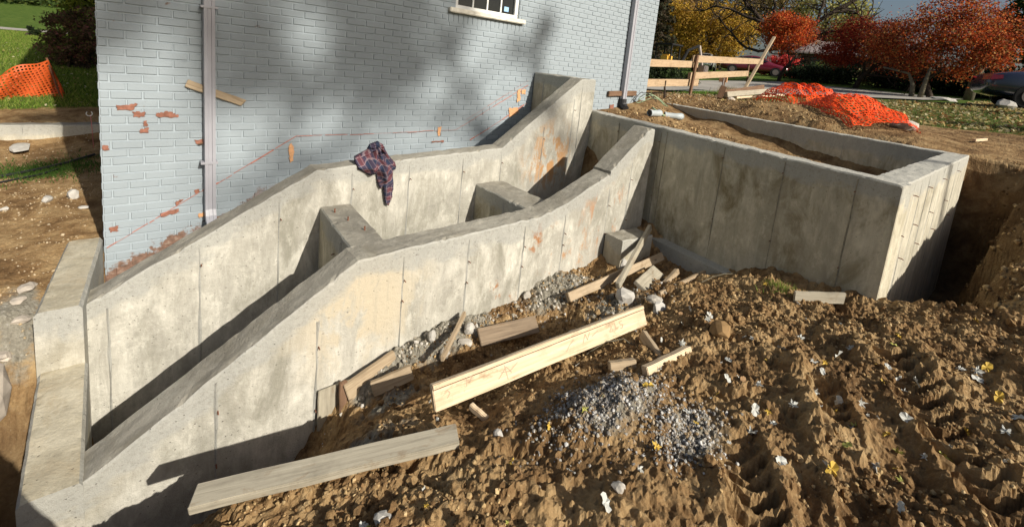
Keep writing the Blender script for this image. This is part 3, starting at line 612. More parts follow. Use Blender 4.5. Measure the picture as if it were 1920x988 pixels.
# downspouts
def downspout(xt, xb, zt, zb, w, lab, shoe):
    y0, y1 = -.085, -.02; V = []; F = []
    n = 13
    for i in range(n):
        t = i/(n-1); x = xt+(xb-xt)*t; z = zt+(zb-zt)*t
        for (dx, y) in ((-w/2, y1), (-w/2+.004, y0), (-w*.18, y0), (-w*.15, y0+.008), (w*.15, y0+.008), (w*.18, y0), (w/2-.004, y0), (w/2, y1)): V.append((x+dx, y, z))
    if shoe:  # kick-out at the foot
        for dy, dz in ((-.03, -.05), (-.075, -.085), (-.11, -.10)):
            for k, (dx, y) in enumerate(((-w/2, y1), (-w/2+.004, y0), (-w*.18, y0), (-w*.15, y0+.008), (w*.15, y0+.008), (w*.18, y0), (w/2-.004, y0), (w/2, y1))):
                V.append((xb+dx, y+dy, zb+dz+(.05 if y == y1 else 0)*dy/-.11*.0-(.0 if y < y1 else .03)*0))
        n += 3
    for i in range(n-1):
        for k in range(8): F.append((i*8+k, i*8+(k+1) % 8, (i+1)*8+(k+1) % 8, (i+1)*8+k))
    o = mk('downspout', V, F, M_DSP, hs); o['label'] = lab
    bm = bmesh.new(); bm.from_mesh(o.data); bmesh.ops.recalc_face_normals(bm, faces=bm.faces); bm.to_mesh(o.data); bm.free()
    return o
ds1 = downspout(.535, .557, 2.7, -1.72, .088, 'grey metal downspout near the left corner of the house', True)
ds2 = downspout(6.455, 6.485, 2.7, -.60, .105, 'grey metal downspout near the right corner with black boot at its foot', False)
V, F = tube([(6.485, -.052, -.58), (6.485, -.055, -.66), (6.48, -.09, -.71), (6.45, -.16, -.74)], [.062, .066, .062, .055], 12); mk('drain_boot', V, F, M_BLACK, ds2)
for z in (-1.3, .05): mk('strap', boxv(.535-.05, .56+.05, -.088, -.004, z, z+.02), BOXF, M_DSP, ds1)
# chalk and spray marks, bare patches on the paint (thin films on the brick face)
def film(name, poly, mat, y=-.0085, n=10, jit=.004, par=hs):
    pts = []
    for a, b in zip(poly, poly[1:]+poly[:1]):
        for k in range(n): pts.append((a[0]+(b[0]-a[0])*k/n+rng.normal(0, jit), y, a[1]+(b[1]-a[1])*k/n+rng.normal(0, jit)))
    return mk(name, pts, [tuple(range(len(pts)))], mat, par)
def chalk(P, w=.007):
    V = []; F = []
    P = np.array(P, float); 
    for a, b in zip(P[:-1], P[1:]):
        L = np.linalg.norm(b-a); t = (b-a)/L; nn = np.array((-t[1], t[0])); s = 0
        while s < L:
            l = min(.03+rng.random()*.22, L-s); ww = w*(.3+.9*rng.random()); o = rng.normal(0, .002); q0 = a+t*s+nn*o; q1 = a+t*(s+l)+nn*o; base = len(V)
            for q, e in ((q0, -1), (q1, -1), (q1, 1), (q0, 1)): V.append((q[0]+nn[0]*ww*e/2, -.0090, q[1]+nn[1]*ww*e/2))
            F.append((base, base+1, base+2, base+3)); s += l+(rng.random()*.03 if rng.random() < .4 else 0)
    return mk('chalk_line', V, F, M_CHALK, hs)
chalk([(-.15, -1.974), (.505, -1.559), (.627, -1.497), (1.283, -1.082)], .011)
chalk([(1.283, -1.082), (2.079, -1.081), (3.166, -1.055)], .006)
chalk([(3.166, -1.055), (4.309, -.444)], .010); chalk([(3.391, -1.20), (3.9, -.93), (4.301, -.70)], .016); chalk([(3.30, -.93), (4.30, -.38)], .006)
film('spray_mark', [(1.205, -1.19), (1.235, -1.15), (1.262, -1.20), (1.255, -1.33), (1.225, -1.35)], M_ORSPRAY, -.0092)
film('spray_mark', [(2.895, -1.02), (2.94, -1.02), (2.935, -1.13), (2.90, -1.125)], M_ORSPRAY, -.0092)
film('spray_mark', [(4.12, -.52), (4.17, -.5), (4.19, -.66), (4.13, -.70)], M_ORSPRAY, -.0092); film('spray_mark', [(4.19, -.52), (4.27, -.5), (4.27, -.57), (4.20, -.57)], M_ORSPRAY, -.0092)
film('spray_mark', [(3.99, -.78), (4.15, -.76), (4.18, -.83), (4.02, -.90)], M_ORSPRAY, -.0095)
film('spray_mark', [(.47, -1.775), (.51, -1.76), (.52, -1.80), (.475, -1.81)], M_ORSPRAY, -.0092)
for poly in ([(-.065, -.79), (.015, -.79), (.05, -.775), (.075, -.785), (.03, -.83), (-.055, -.83)], [(.035, -.845), (.11, -.845), (.112, -.885), (.04, -.885)], [(.185, -.855), (.235, -.845), (.255, -.835), (.30, -.855), (.335, -.87), (.335, -.89), (.187, -.888)],
             [(.10, -.92), (.125, -.92), (.125, -.97), (.105, -.965)], [(.075, -.99), (.135, -.975), (.13, -1.02), (.08, -1.02)], [(-.155, -1.11), (-.12, -1.12), (-.11, -1.155), (-.155, -1.155)], [(-.13, -1.80), (-.075, -1.795), (-.08, -1.845), (-.125, -1.845)],
             [(.20, -1.73), (.33, -1.70), (.33, -1.735), (.205, -1.765)], [(.305, -1.635), (.37, -1.62), (.345, -1.645), (.31, -1.67)], [(.44, -1.55), (.475, -1.54), (.49, -1.57), (.445, -1.585)],
             [(2.82, -1.195), (3.0, -1.19), (3.0, -1.225), (2.96, -1.205), (2.84, -1.205), (2.825, -1.225)], [(.45, -1.095), (.52, -1.085), (.52, -1.12), (.46, -1.13)], [(4.95, -.78), (5.1, -.8), (5.1, -.9), (4.95, -.9)], [(6.2, -.70), (6.3, -.68), (6.32, -.78), (6.22, -.8)]):
    film('bare_patch', [(x, z) for x, z in poly], M_BARE, -.0088, 6, .0035)
# ---------------------------------------------------------------- lumber
def board(name, A, B, w, t, up, mat, label=None, cat=None, group=None, parent=None, bev=.004, rag=0.):
    """board from A to B (centre line); w is measured along 'up', t across it"""
    A = Vector(A); B = Vector(B); X = (B-A).normalized(); L = (B-A).length; U = Vector(up); U = (U-X*U.dot(X)).normalized(); T = X.cross(U)
    n = 9; V = []; F = []
    for i in range(n):
        x = (i/(n-1)-.5)*L; k = math.sin(i*1.7+L*5)*.0015
        for a, b in ((-1, -1), (1, -1), (1, 1), (-1, 1)): 
            rx = rag*rng.random()*(1 if i == n-1 else 0); V.append((x+rx, a*w/2+k, b*t/2))
    for i in range(n-1):
        for k in range(4): F.append((i*4+k, i*4+(k+1) % 4, i*4+4+(k+1) % 4, i*4+4+k))
    F.append((3, 2, 1, 0)); F.append(tuple((n-1)*4+k for k in range(4)))
    me = bpy.data.meshes.new(name); me.from_pydata(V, [], F)
    bm = bmesh.new(); bm.from_mesh(me); bmesh.ops.recalc_face_normals(bm, faces=bm.faces)
    es = [e for e in bm.edges if e.calc_face_angle(0) > .6]; bmesh.ops.bevel(bm, geom=es, offset=bev, segments=2, affect='EDGES'); bm.to_mesh(me); bm.free()
    me.materials.append(mat); o = bpy.data.objects.new(name, me); COL.objects.link(o)
    mid = (A+B)/2
    if parent is not None: o.parent = parent; mid = mid-wloc(parent)
    o.matrix_local = Matrix(((X.x, U.x, T.x, mid.x), (X.y, U.y, T.y, mid.y), (X.z, U.z, T.z, mid.z), (0, 0, 0, 1)))
    return meta(o, label, cat, group)
def bpart(name, par, V, F, mat):
    """part given in its board's own axes (x along, y width, z thickness)"""
    me = bpy.data.meshes.new(name); me.from_pydata(V, [], F); me.materials.append(mat); o = bpy.data.objects.new(name, me); COL.objects.link(o); o.parent = par; return o
lb = board('lumber_beam', (1.235, -2.905, -1.955), (2.845, -3.125, -1.85), .135, .042, (.05, .42, .9), M_WNEW, 'long clean pine beam with pencil marks lying on edge across the dirt', 'lumber')
Lb = (Vector((2.845, -3.125, -1.85))-Vector((1.235, -2.905, -1.955))).length
# which side faces the camera
sg = 1
bpart('edge_lip', lb, boxv(-Lb/2+.004, Lb/2-.004, .046, .066, sg*.017, sg*.0285), BOXF, M_WNEW); bpart('groove_shade', lb, boxv(-Lb/2+.003, Lb/2-.003, .0385, .0445, sg*.018, sg*.0215), BOXF, M_WDARK)  # raised dark strip paints the shadow line under the lip
def stroke(P, w=.0045):
    V = []; F = []; P = np.array(P, float)
    for a, b in zip(P[:-1], P[1:]):
        t = (b-a)/np.linalg.norm(b-a); nn = np.array((-t[1], t[0]))*w/2; k = len(V)
        for q in (a+nn, b+nn, b-nn, a-nn): V.append((q[0], q[1], sg*.0222))
        F.append((k, k+1, k+2, k+3))
    return V, F
G = {'2': [(0, 1), (.5, 1.1), (.8, .8), (.1, .1), (.9, 0)], '1': [(.3, 1.1), (.3, 0)], '5': [(.9, 1.1), (.2, 1.05), (.2, .6), (.8, .5), (.7, 0), (.1, 0)]}
S_ = []
for i, ch in enumerate('215'): S_.append(stroke([(Lb/2-.36+i*.05+x*.035, -.02+y*.04) for x, y in G[ch]]))
V, F = join(S_); bpart('pencil_mark', lb, V, F, M_INK)
for P in ([(-.62, 0), (-.61, .05), (-.58, .04), (-.60, .01)], [(-.42, -.03), (-.36, .02), (-.33, -.02)], [(-.40, .0), (-.34, -.01), (-.28, .02)], [(-.37, .03), (-.36, -.05)], [(.08, -.03), (.11, .0), (.15, .02)], [(.22, -.02), (.25, .03), (.26, -.01), (.29, .03)], [(.30, .0), (.36, .02)], [(-.74, -.02), (-.72, .0), (-.735, .02)]):
    V, F = stroke(P, .004); bpart('pencil_mark', lb, V, F, M_INK)
board('lumber_offcut', (1.44, -2.98, -2.04), (1.47, -3.10, -2.055), .035, .03, (0, 0, 1), M_WNEW, 'small pine stub sticking out from under the long pencil-marked beam', 'wood piece')
board('plank', (.19, -2.815, -2.0), (1.165, -3.25, -1.875), .105, .038, (-.3, .95, -.03), M_WGREY, 'grey weathered plank lying on the edge of the dirt bank, overhanging the trench', 'plank')
board('lumber_block', (2.275, -3.515, -1.825), (2.67, -3.57, -1.80), .052, .05, (0, .4, .9), M_WNEW, 'short pale square-cut pine block lying on top of a darker stick on the dirt', 'wood piece')
board('lumber_block', (2.68, -3.24, -1.885), (2.47, -3.52, -1.85), .06, .04, (.5, .3, .8), M_WTAN, 'short brown wood stick lying beneath the end of the pale pine block', 'wood piece')
board('lumber_block', (2.19, -3.33, -1.875), (2.34, -3.41, -1.86), .05, .045, (0, .3, .9), M_WTAN, 'tiny tan wood block at the top of the gravel heap', 'wood piece')
board('lumber_block', (1.19, -2.26, -2.32), (1.42, -2.35, -2.23), .095, .038, (0, .25, .95), M_WTAN, 'stubby tan board on edge beside the form plate at the wall foot', 'wood piece')
board('form_panel', (1.005, -2.085, -2.33), (1.008, -2.085, -2.62), .20, .018, (1, 0, 0), M_WGREY, 'upright grey form panel standing against the front wall beside a seam', 'form panel')
board('form_panel', (1.07, -2.155, -2.40), (1.42, -2.135, -2.295), .20, .035, (0, .1, 1), M_WTAN, 'tan form board standing on edge at the wall foot beneath grey spilled concrete', 'form panel')
board('wood_stake', (1.045, -2.13, -2.29), (1.05, -2.15, -2.60), .05, .03, (1, 0, 0), M_WDARK, 'dark upright stake at the end of the tan form board', 'stake')
board('wood_stick', (1.57, -2.47, -2.12), (1.99, -2.11, -2.11), .04, .025, (0, .2, 1), M_WTAN, 'thin brown stick leaning against the front wall between two broken lumps', 'wood piece')
board('plank', (1.98, -2.33, -2.19), (2.45, -2.46, -2.16), .13, .03, (0, .75, .65), M_WSOIL, 'dark soiled plank half buried in the dirt behind the long pine beam', 'plank')
board('wood_stick', (2.83, -2.42, -2.06), (4.12, -2.50, -1.93), .075, .045, (0, .5, .8), M_WTAN, 'longest tan stud lying on the dirt in the corner below the box', 'wood piece')
board('wood_stick', (3.22, -2.63, -1.96), (4.22, -2.26, -1.72), .06, .035, (0, .2, .9), M_WGREY, 'pale stud propped diagonally over the tan stud in the wall corner', 'wood piece')
board('lumber_block', (3.33, -2.78, -1.93), (3.83, -2.64, -1.96), .13, .035, (-.35, .8, .45), M_WGREY, 'short pale flat board lying right of the propped stud', 'wood piece')
board('wood_stick', (3.55, -2.85, -1.96), (3.95, -2.77, -1.93), .05, .04, (0, .3, .9), M_WTAN, 'orange-brown stud end showing under the short flat board', 'wood piece')
board('wood_stick', (3.35, -2.95, -1.91), (4.12, -2.95, -1.90), .035, .03, (0, .3, .9), M_WTAN, 'thin tan strip running to the foot of the box wall', 'wood piece')
board('wood_slab', (3.72, -3.79, -1.625), (3.99, -4.02, -1.60), .085, .02, (-.7, .6, .06), M_WGREY, 'broken tan wood slab on the dirt ridge before the box', 'wood piece', rag=.03)
sh = board('wood_shim', (.39, -.055, -.594), (.79, -.05, -.748), .066, .02, (.3, 0, 1), M_WTAN, 'splintered tan wood strip wedged across behind the left downspout', 'wood piece', rag=.05)
sh.location.y = -.013
board('wood_shim', (6.09, -.03, -.505), (6.86, -.03, -.475), .085, .04, (0, 0, 1), M_WDARK, 'dark red wood block wedged behind the right downspout near the ground', 'wood piece')
board('wood_chip', (.47, -.02, -1.13), (.53, -.02, -1.115), .014, .01, (0, 0, 1), M_WDARK, 'small dark chip stuck beside the left downspout', 'wood piece')
# ---------------------------------------------------------------- rocks and rubble
def rock(name, p, s, mat, label, cat='rock', group=None, seed=0, rough=.35, sink=.2):
    r = np.random.default_rng(seed); bm = bmesh.new(); bmesh.ops.create_icosphere(bm, subdivisions=2, radius=1)
    pl = [Vector(r.normal(size=3)).normalized() for _ in range(9)]; dd = [.55+.35*r.random() for _ in range(9)]
    for v in bm.verts:
        k = 1.
        for n_, d_ in zip(pl, dd):
            q = v.co.normalized().dot(n_)
            if q > 0: k = min(k, d_/max(q, 1e-3))
        v.co = v.co.normalized()*k*(1+rough*.25*(r.random()-.5)); v.co = Vector((v.co.x*s[0], v.co.y*s[1], v.co.z*s[2]))
    me = bpy.data.meshes.new(name); bm.to_mesh(me); bm.free(); me.materials.append(mat)
    z = p[2] if len(p) > 2 else gz(p[0], p[1]); o = link(name, me, None, None, (p[0], p[1], z+s[2]*(1-sink)*.6)); o.rotation_euler = (0, 0, seed*1.3); return meta(o, label, cat, group)
cb = wall('concrete_block', (3.70, -2.30), (4.16, -2.34), (.02, .23), [(0, -1.765), (.5, -1.775)], -2.25, M_SIDE, M_TOP, None, seed=21, jag=.012, step=.03)
meta(cb, 'rough squarish concrete block at the foot of the front wall in the box corner', 'concrete block')
rock('concrete_chunk', (3.12, -2.78), (.10, .085, .085), M_ROCK, 'white angular concrete chunk beside the foot of the propped stud', 'rubble', seed=3)
rock('concrete_chunk', (3.20, -3.00), (.07, .06, .05), M_CHUNK, 'flat tan broken concrete piece right of the white angular chunk', 'rubble', seed=4)
rock('concrete_chunk', (3.10, -3.10), (.085, .065, .075), M_ROCK, 'white spiky lump of mortar just above the end of the long beam', 'rubble', seed=5)
rock('concrete_chunk', (1.68, -2.15), (.045, .04, .055), M_ROCK, 'white stone leaning on the front wall left of the thin brown stick', 'rubble', seed=6)
rock('concrete_chunk', (1.97, -2.22), (.05, .05, .05), M_ROCK, 'white stone right of the thin brown stick at the wall foot', 'rubble', seed=7)
rock('concrete_chunk', (1.70, -2.30), (.06, .05, .035), M_CHUNK, 'flat grey rubble piece below the white stone at the wall', 'rubble', seed=8)
rock('concrete_chunk', (1.88, -2.30), (.06, .035, .03), M_CHUNK, 'tan rubble piece touching the thin brown stick', 'rubble', seed=9)
rock('concrete_chunk', (2.67, -2.10), (.05, .04, .05), M_CHUNK, 'square tan rubble piece against the front wall by the grey spill', 'rubble', seed=10)
rock('concrete_chunk', (2.62, -2.74), (.11, .05, .035), M_TARP, 'jagged tan slab fragment behind the long beam', 'rubble', seed=11)
rock('concrete_chunk', (2.35, -2.32), (.09, .06, .03), M_TARP, 'brownish flat fragment in front of the grey spill', 'rubble', seed=12)
rock('concrete_chunk', (1.36, -3.32), (.03, .028, .022), M_ROCK, 'small pale pebble alone on the dirt left of the gravel heap', 'rubble', seed=13)
rock('concrete_chunk', (3.75, -2.30, -2.06), (.05, .04, .09), M_ROCK, 'white splinter of concrete below the left corner of the rough block', 'rubble', seed=14)
rock('concrete_chunk', (1.47, -3.92), (.035, .03, .02), M_CHUNK, 'olive grey pebble in the dark hollow below the gravel heap', 'rubble', seed=15)
rock('concrete_chunk', (.72, -3.42), (.05, .04, .03), M_ROCK, 'pale stone at the lower frame edge under the grey plank', 'rubble', seed=16)
rock('white_stone', (-.435, 1.27), (.052, .05, .065), M_ROCK, 'taller white stone on the tan dirt left of the house', 'rock', seed=17)
rock('white_stone', (-.61, 1.25), (.07, .05, .038), M_ROCK, 'low oval white stone left of the taller white stone', 'rock', seed=18)
rock('white_stone', (-.34, .98), (.045, .03, .02), M_ROCK, 'small flat pale stone at the edge of the house shadow', 'rock', seed=19)
rock('white_stone', (-.87, 1.10), (.05, .035, .025), M_ROCK, 'white stone at the left frame edge near the black hose', 'rock', seed=20)
for i in range(4): rock('chalk_chunk', (-.50-.14*rng.random(), -.45-.15*i), (.04+.04*rng.random(), .05+.04*rng.random(), .02+.015*rng.random()), M_TARP, 'chalky white rubble chunk in the heap beside the end wall', 'rubble', 'chalky rubble heap beside the end wall', seed=60+i, sink=.8, rough=1.2)
rock('chalk_slab', (-.70, -1.10, -2.50), (.17, .17, .30), M_TARP, 'cracked chalky lump at the left frame edge below the big slab', 'rubble', seed=22, sink=.1)
rock('chalk_slab', (-1.05, 3.38), (.32, .10, .04), M_ROCK, 'long white crumbling strip in front of the low concrete curb', 'rubble', seed=23)
rock('boulder', (18.1, -4.0), (.24, .22, .2), M_ROCK, 'white boulder on the lawn beside the navy car', 'rock', seed=24)
rock('boulder', (22.6, -2.25), (.5, .35, .10), M_ROCK, 'flat pale rock at the foot of the leaning trunk', 'rock', seed=25)
rock('boulder', (9.55, -3.3), (.22, .16, .13), M_CHUNK, 'brown broken slab beneath the end of the orange netting', 'rock', seed=26)
rock('boulder', (11.0, .15), (.12, .12, .10), M_TARP, 'tan stone on the dirt mound by the pile of timbers', 'rock', seed=27)
rock('clod', (2.95, -3.62), (.09, .08, .05), simple('clod_soil', (.27, .17, .08), .95, .05, .25, 20), 'fist sized tan soil clod right of the short pine block', 'clod', seed=28)
rock('insulation_lump', (6.1, -2.55), (.30, .16, .12), M_ROCK, 'grey white lump of rubble on the soil inside the box', 'rubble', seed=29)
rock('insulation_lump', (5.75, -2.72), (.16, .12, .12), M_ROCK, 'smaller grey white lump left end of the rubble inside the box', 'rubble', seed=30)
# ---------------------------------------------------------------- small loose stones and clods (uncounted)
def scatter(name, n, fn, smin, smax, mat, colfn, seed, parent=None, sub=1, sink=.35, squash=(.6, 1.)):
    r = np.random.default_rng(seed); bm = bmesh.new(); bmesh.ops.create_icosphere(bm, subdivisions=sub, radius=1)
    bv = np.array([v.co[:] for v in bm.verts]); bf = np.array([[v.index for v in f.verts] for f in bm.faces]); bm.free()
    x, y = fn(r, n); n = len(x); z = ground_h(x, y); s = smin*(smax/smin)**(r.random(n)**1.6)
    q = r.normal(size=(n, 4)); q /= np.linalg.norm(q, axis=1)[:, None]; w, a, b, c = q.T
    R = np.stack([1-2*(b*b+c*c), 2*(a*b-c*w), 2*(a*c+b*w), 2*(a*b+c*w), 1-2*(a*a+c*c), 2*(b*c-a*w), 2*(a*c-b*w), 2*(b*c+a*w), 1-2*(a*a+b*b)], 1).reshape(-1, 3, 3)
    sc = s[:, None]*(squash[0]+(squash[1]-squash[0])*r.random((n, 3)))
    base = bv[None]*(1+.28*(r.random((n, len(bv), 1))-.5)*2); V = np.einsum('nij,nkj->nki', R, base*sc[:, None, :])
    V += np.stack([x, y, z+s*(1-sink)*.5], 1)[:, None, :]
    F = (bf[None]+(np.arange(n)*len(bv))[:, None, None]).reshape(-1, 3)
    c = np.repeat(colfn(r, n), len(bv), axis=0)
    return meta(fast(name, V.reshape(-1, 3), F, mat, parent, False, c), kind='stuff')
def pal(*cols):
    cols = np.array(cols)
    def f(r, n): return np.clip(cols[r.integers(0, len(cols), n)]*(.75+.5*r.random((n, 1))), 0, 1)
    return f
def gauss(cx, cy, sx, sy): return lambda r, n: (cx+r.normal(size=n)*sx, cy+r.normal(size=n)*sy)
def mixf(*fs): return lambda r, n: tuple(np.concatenate(k) for k in zip(*[f(r, n//len(fs)) for f in fs]))
GREYS = pal((.25, .23, .20), (.33, .31, .27), (.16, .15, .14), (.48, .47, .45), (.40, .39, .36), (.30, .24, .17), (.26, .19, .11), (.18, .16, .14))
scatter('gravel', 5600, mixf(gauss(1.90, -3.57, .14, .08), gauss(1.93, -3.59, .18, .10), gauss(1.97, -3.93, .11, .07), gauss(1.80, -3.50, .17, .09)), .0035, .0125, M_STONE, GREYS, 41)
scatter('wall_foot_rubble', 1000, mixf(gauss(1.55, -2.16, .30, .06), gauss(3.0, -2.3, .28, .13), gauss(3.1, -2.8, .3, .12), gauss(2.3, -2.2, .4, .08)), .004, .02, M_STONE, pal((.30, .27, .21), (.40, .37, .31), (.22, .19, .15), (.5, .47, .42)), 42)
def inpoly(x0, x1, y0, y1):
    def f(r, n):
        x = x0+(x1-x0)*r.random(n); y = y0+(y1-y0)*r.random(n)
        k = fbm(x*2.3, y*2.3, 3, 13) > .44+.1*r.random(n)
        ok = k & ~((y > -4.45) & (x > 4.1)) & ~((y > -2.07)); return x[ok], y[ok]
    return f
SOILS = pal((.30, .20, .095), (.38, .265, .13), (.20, .12, .055), (.14, .085, .04), (.44, .32, .17))
scatter('soil_clods', 1800, lambda r, n: (4.4+4.5*r.random(n)**1.6, -5.1+.6*r.random(n)), .005, .03, M_STONE, SOILS, 48, sink=.5)
scatter('soil_clods', 24000, inpoly(-.4, 4.2, -5.25, -2.1), .003, .0135, M_STONE, SOILS, 43, sink=.35)
scatter('soil_clods', 1500, inpoly(.5, 4.2, -5.25, -2.3), .012, .032, M_GROUND, SOILS, 47, sink=.1, sub=2)
scatter('soil_clods', 5000, lambda r, n: (4.2+8*r.random(n)**1.4, -4.75-1.6*r.random(n)), .004, .03, M_STONE, SOILS, 44, sink=.5)
scatter('soil_clods', 6000, mixf(lambda r, n: (9+4*r.random(n), .2+1.3*r.random(n)), lambda r, n: (8.6+2.2*r.random(n), -3+3*r.random(n)), lambda r, n: (4.8+2.8*r.random(n), -2.6+2.4*r.random(n))), .006, .03, M_STONE, SOILS, 45, sink=.5)
scatter('soil_clods', 1800, mixf(lambda r, n: (-1.3+1.0*r.random(n), -.9+2.6*r.random(n)), lambda r, n: (-1.6+1.3*r.random(n), 1+3*r.random(n))), .003, .014, M_STONE, pal((.34, .26, .16), (.26, .19, .11), (.42, .34, .23)), 46, sink=.5)
# ---------------------------------------------------------------- fallen leaves, each its own
def leaf_mesh(kind, s):
    r = np.random.default_rng(s); pts = []
    if kind == 'maple':
        for k in range(5):
            a = math.radians(-132+66*k+90); L = (.72, .92, 1.05, .92, .72)[k]
            for da, q in ((-.50, .50), (-.30, .66), (-.20, .60), (-.10, .86), (0, 1.0), (.10, .86), (.20, .60), (.30, .66), (.50, .50)): pts.append((a+da, q*L))
        pts.append((math.radians(-90), .16))
    else:
        for k in range(14):
            a = 2*math.pi*k/14; pts.append((a, .5+.5*abs(math.sin(a))**1.3*1.0))
    cv = .3+1.5*r.random(); V = [(0, 0, 0)]
    for a, q in pts:
        x, y = math.cos(a)*q, math.sin(a)*q; V.append((x, y, cv*(.35*x*x+.12*math.sin(5*a+s))+.25*max(0, y)**2*(r.random()-.2)))
    n = len(pts); F = [(0, 1+i, 1+(i+1) % n) for i in range(n)]; b = len(V)
    V += [(x*.97, y*.97, z-.02) for x, y, z in V]; F += [(b, b+1+(i+1) % n, b+1+i) for i in range(n)]   # underside
    tip = min(range(n), key=lambda i: V[1+i][1]); k = len(V)
    V += [(-.015, -.1, .0), (.015, -.1, 0), (.05, -.75, .12), (.03, -.75, .12)]; F.append((k, k+1, k+2, k+3))
    me = bpy.data.meshes.new('fallen_leaf'); me.from_pydata(V, [], F); me.update(); return me
LM = {}
for ck, m in (('w', M_DLEAF_W), ('y', M_DLEAF_Y), ('g', M_DLEAF_G), ('b', M_DLEAF_B)):
    LM[ck] = []
    for s in range(4):
        me = leaf_mesh('maple' if s < 2 else 'oval', s+len(LM)*4); me.materials.append(m); LM[ck].append(me)
def region(x, y):
    if math.hypot(x-1.9, (y+3.65)*1.4) < .38: return 'lying on the grey gravel heap'
    if y > -3.0 and x < 3: return 'in the shade behind the long pine beam'
    if x < 1.35: return 'in the hollows left of the gravel heap'
    if x > 3.25 and y > -4.3: return 'on the dirt ridge before the concrete box'
    if y > -4.05: return 'on lumpy dirt between gravel heap and box'
    if x > 3.0: return 'on the bank beside the dark trench'
    if x < 2.1: return 'on churned dirt right below the gravel heap'
    return 'among the tyre tracks at lower right'
LLAB = {'w': 'pale curled leaf', 'y': 'bright yellow leaf', 'b': 'dull brown leaf', 'g': 'greenish yellow leaf'}
def leaf(x, y, s, ck):
    o = link('fallen_leaf', LM[ck][int(rng.integers(0, 4))], None, None, (x, y, gz(x, y)+.016)); o.scale = (s, s, s)
    o.rotation_euler = (rng.normal(0, .6), rng.normal(0, .6), rng.random()*6.28); r_ = region(x, y); return meta(o, LLAB[ck]+' '+r_, 'leaf', LLAB[ck].split(' leaf')[0]+' leaves '+r_)
LEAVES_W = [[2.8, -4.57], [2.55, -4.01], [2.34, -4.08], [1.41, -3.73], [1.59, -3.93], [2.6, -4.85], [3.37, -4.75], [3.13, -4.43], [2.78, -4.21], [2.95, -4.14], [2.57, -4.42], [2.4, -4.54], [2.2, -4.42], [3.04, -3.5], [2.99, -3.76], [3.24, -4.24], [3.15, -4.21], [3.11, -3.33], [3.1, -3.48], [2.69, -3.51], [2.36, -3.56], [3.12, -4.48], [3.07, -4.52], [3.12, -4.55], [3.4, -4.68], [2.91, -4.64], [2.76, -4.69], [2.99, -4.87], [2.76, -4.87], [2.1, -4.28], [2.21, -4.12], [2.32, -4.17], [3.7, -3.83], [2.46, -3.89], [2.46, -4.2], [2.74, -4.32], [3.01, -3.97], [3.42, -4.74], [2.19, -4.65], [2.71, -3.79], [3.16, -3.04], [3.21, -4.0], [2.91, -4.2], [2.79, -4.4], [2.61, -4.66], [3.1, -4.89], [2.79, -4.72], [1.36, -3.94]]
LEAVES_Y = [[2.42, -4.62], [2.47, -4.6], [2.96, -4.76], [2.59, -4.42], [3.14, -4.38], [3.26, -4.83], [3.36, -4.41], [1.77, -3.9], [2.36, -3.89], [2.57, -4.58], [2.65, -4.33], [2.37, -4.13], [3.86, -4.14], [2.56, -4.41], [2.64, -4.53], [2.71, -4.71], [2.2, -4.43], [2.03, -3.68], [1.67, -3.57], [3.0, -4.19], [3.53, -4.4], [2.92, -4.67], [3.48, -4.77]]
for x, y in LEAVES_W: leaf(x, y, .020+.016*rng.random(), 'w')
for i, (x, y) in enumerate(LEAVES_Y): leaf(x, y, .019+.014*rng.random(), 'y' if i % 3 else 'g')
k = 0
while k < 95:
    x = .6+3.9*rng.random(); y = -5.25+2.6*rng.random()
    if (x > 4.05 and y > -4.5) or x+2.0*(y+5.0) < .4 or fbm(np.array([x*1.5]), np.array([y*1.5]), 2, 21)[0] < .45: continue
    leaf(x, y, .010+.016*rng.random()**2, 'w' if rng.random() < .40 else 'b' if rng.random() < .55 else 'y' if rng.random() < .6 else 'g'); k += 1
# twigs
for i, P in enumerate([((3.75, -3.1), (4.05, -3.25)), ((1.5, -2.75), (1.75, -2.62)), ((.62, -3.0), (.86, -3.03)), ((4.2, -4.6), (4.45, -4.72)), ((2.35, -3.05), (2.62, -3.25))]):
    (xa, ya), (xb, yb) = P; pts = []
    for t in np.linspace(0, 1, 7): x = xa+(xb-xa)*t; y = ya+(yb-ya)*t; pts.append((x+.02*math.sin(t*7+i), y, gz(x, y)+.012+.03*math.sin(t*3.1)))
    V, F = tube(pts, [.004]*6+[.002], 5); o = mk('twig', V, F, M_PBARK, None, loc=pts[0])
    meta(o, ['curved pale twig at the foot of the box wall', 'thin straw lying in shade behind the long beam', 'wiry dry twig beside the grey plank', 'pale twig in the mouth of the dark trench', 'thin straw under the right end of the long beam'][i], 'twig')
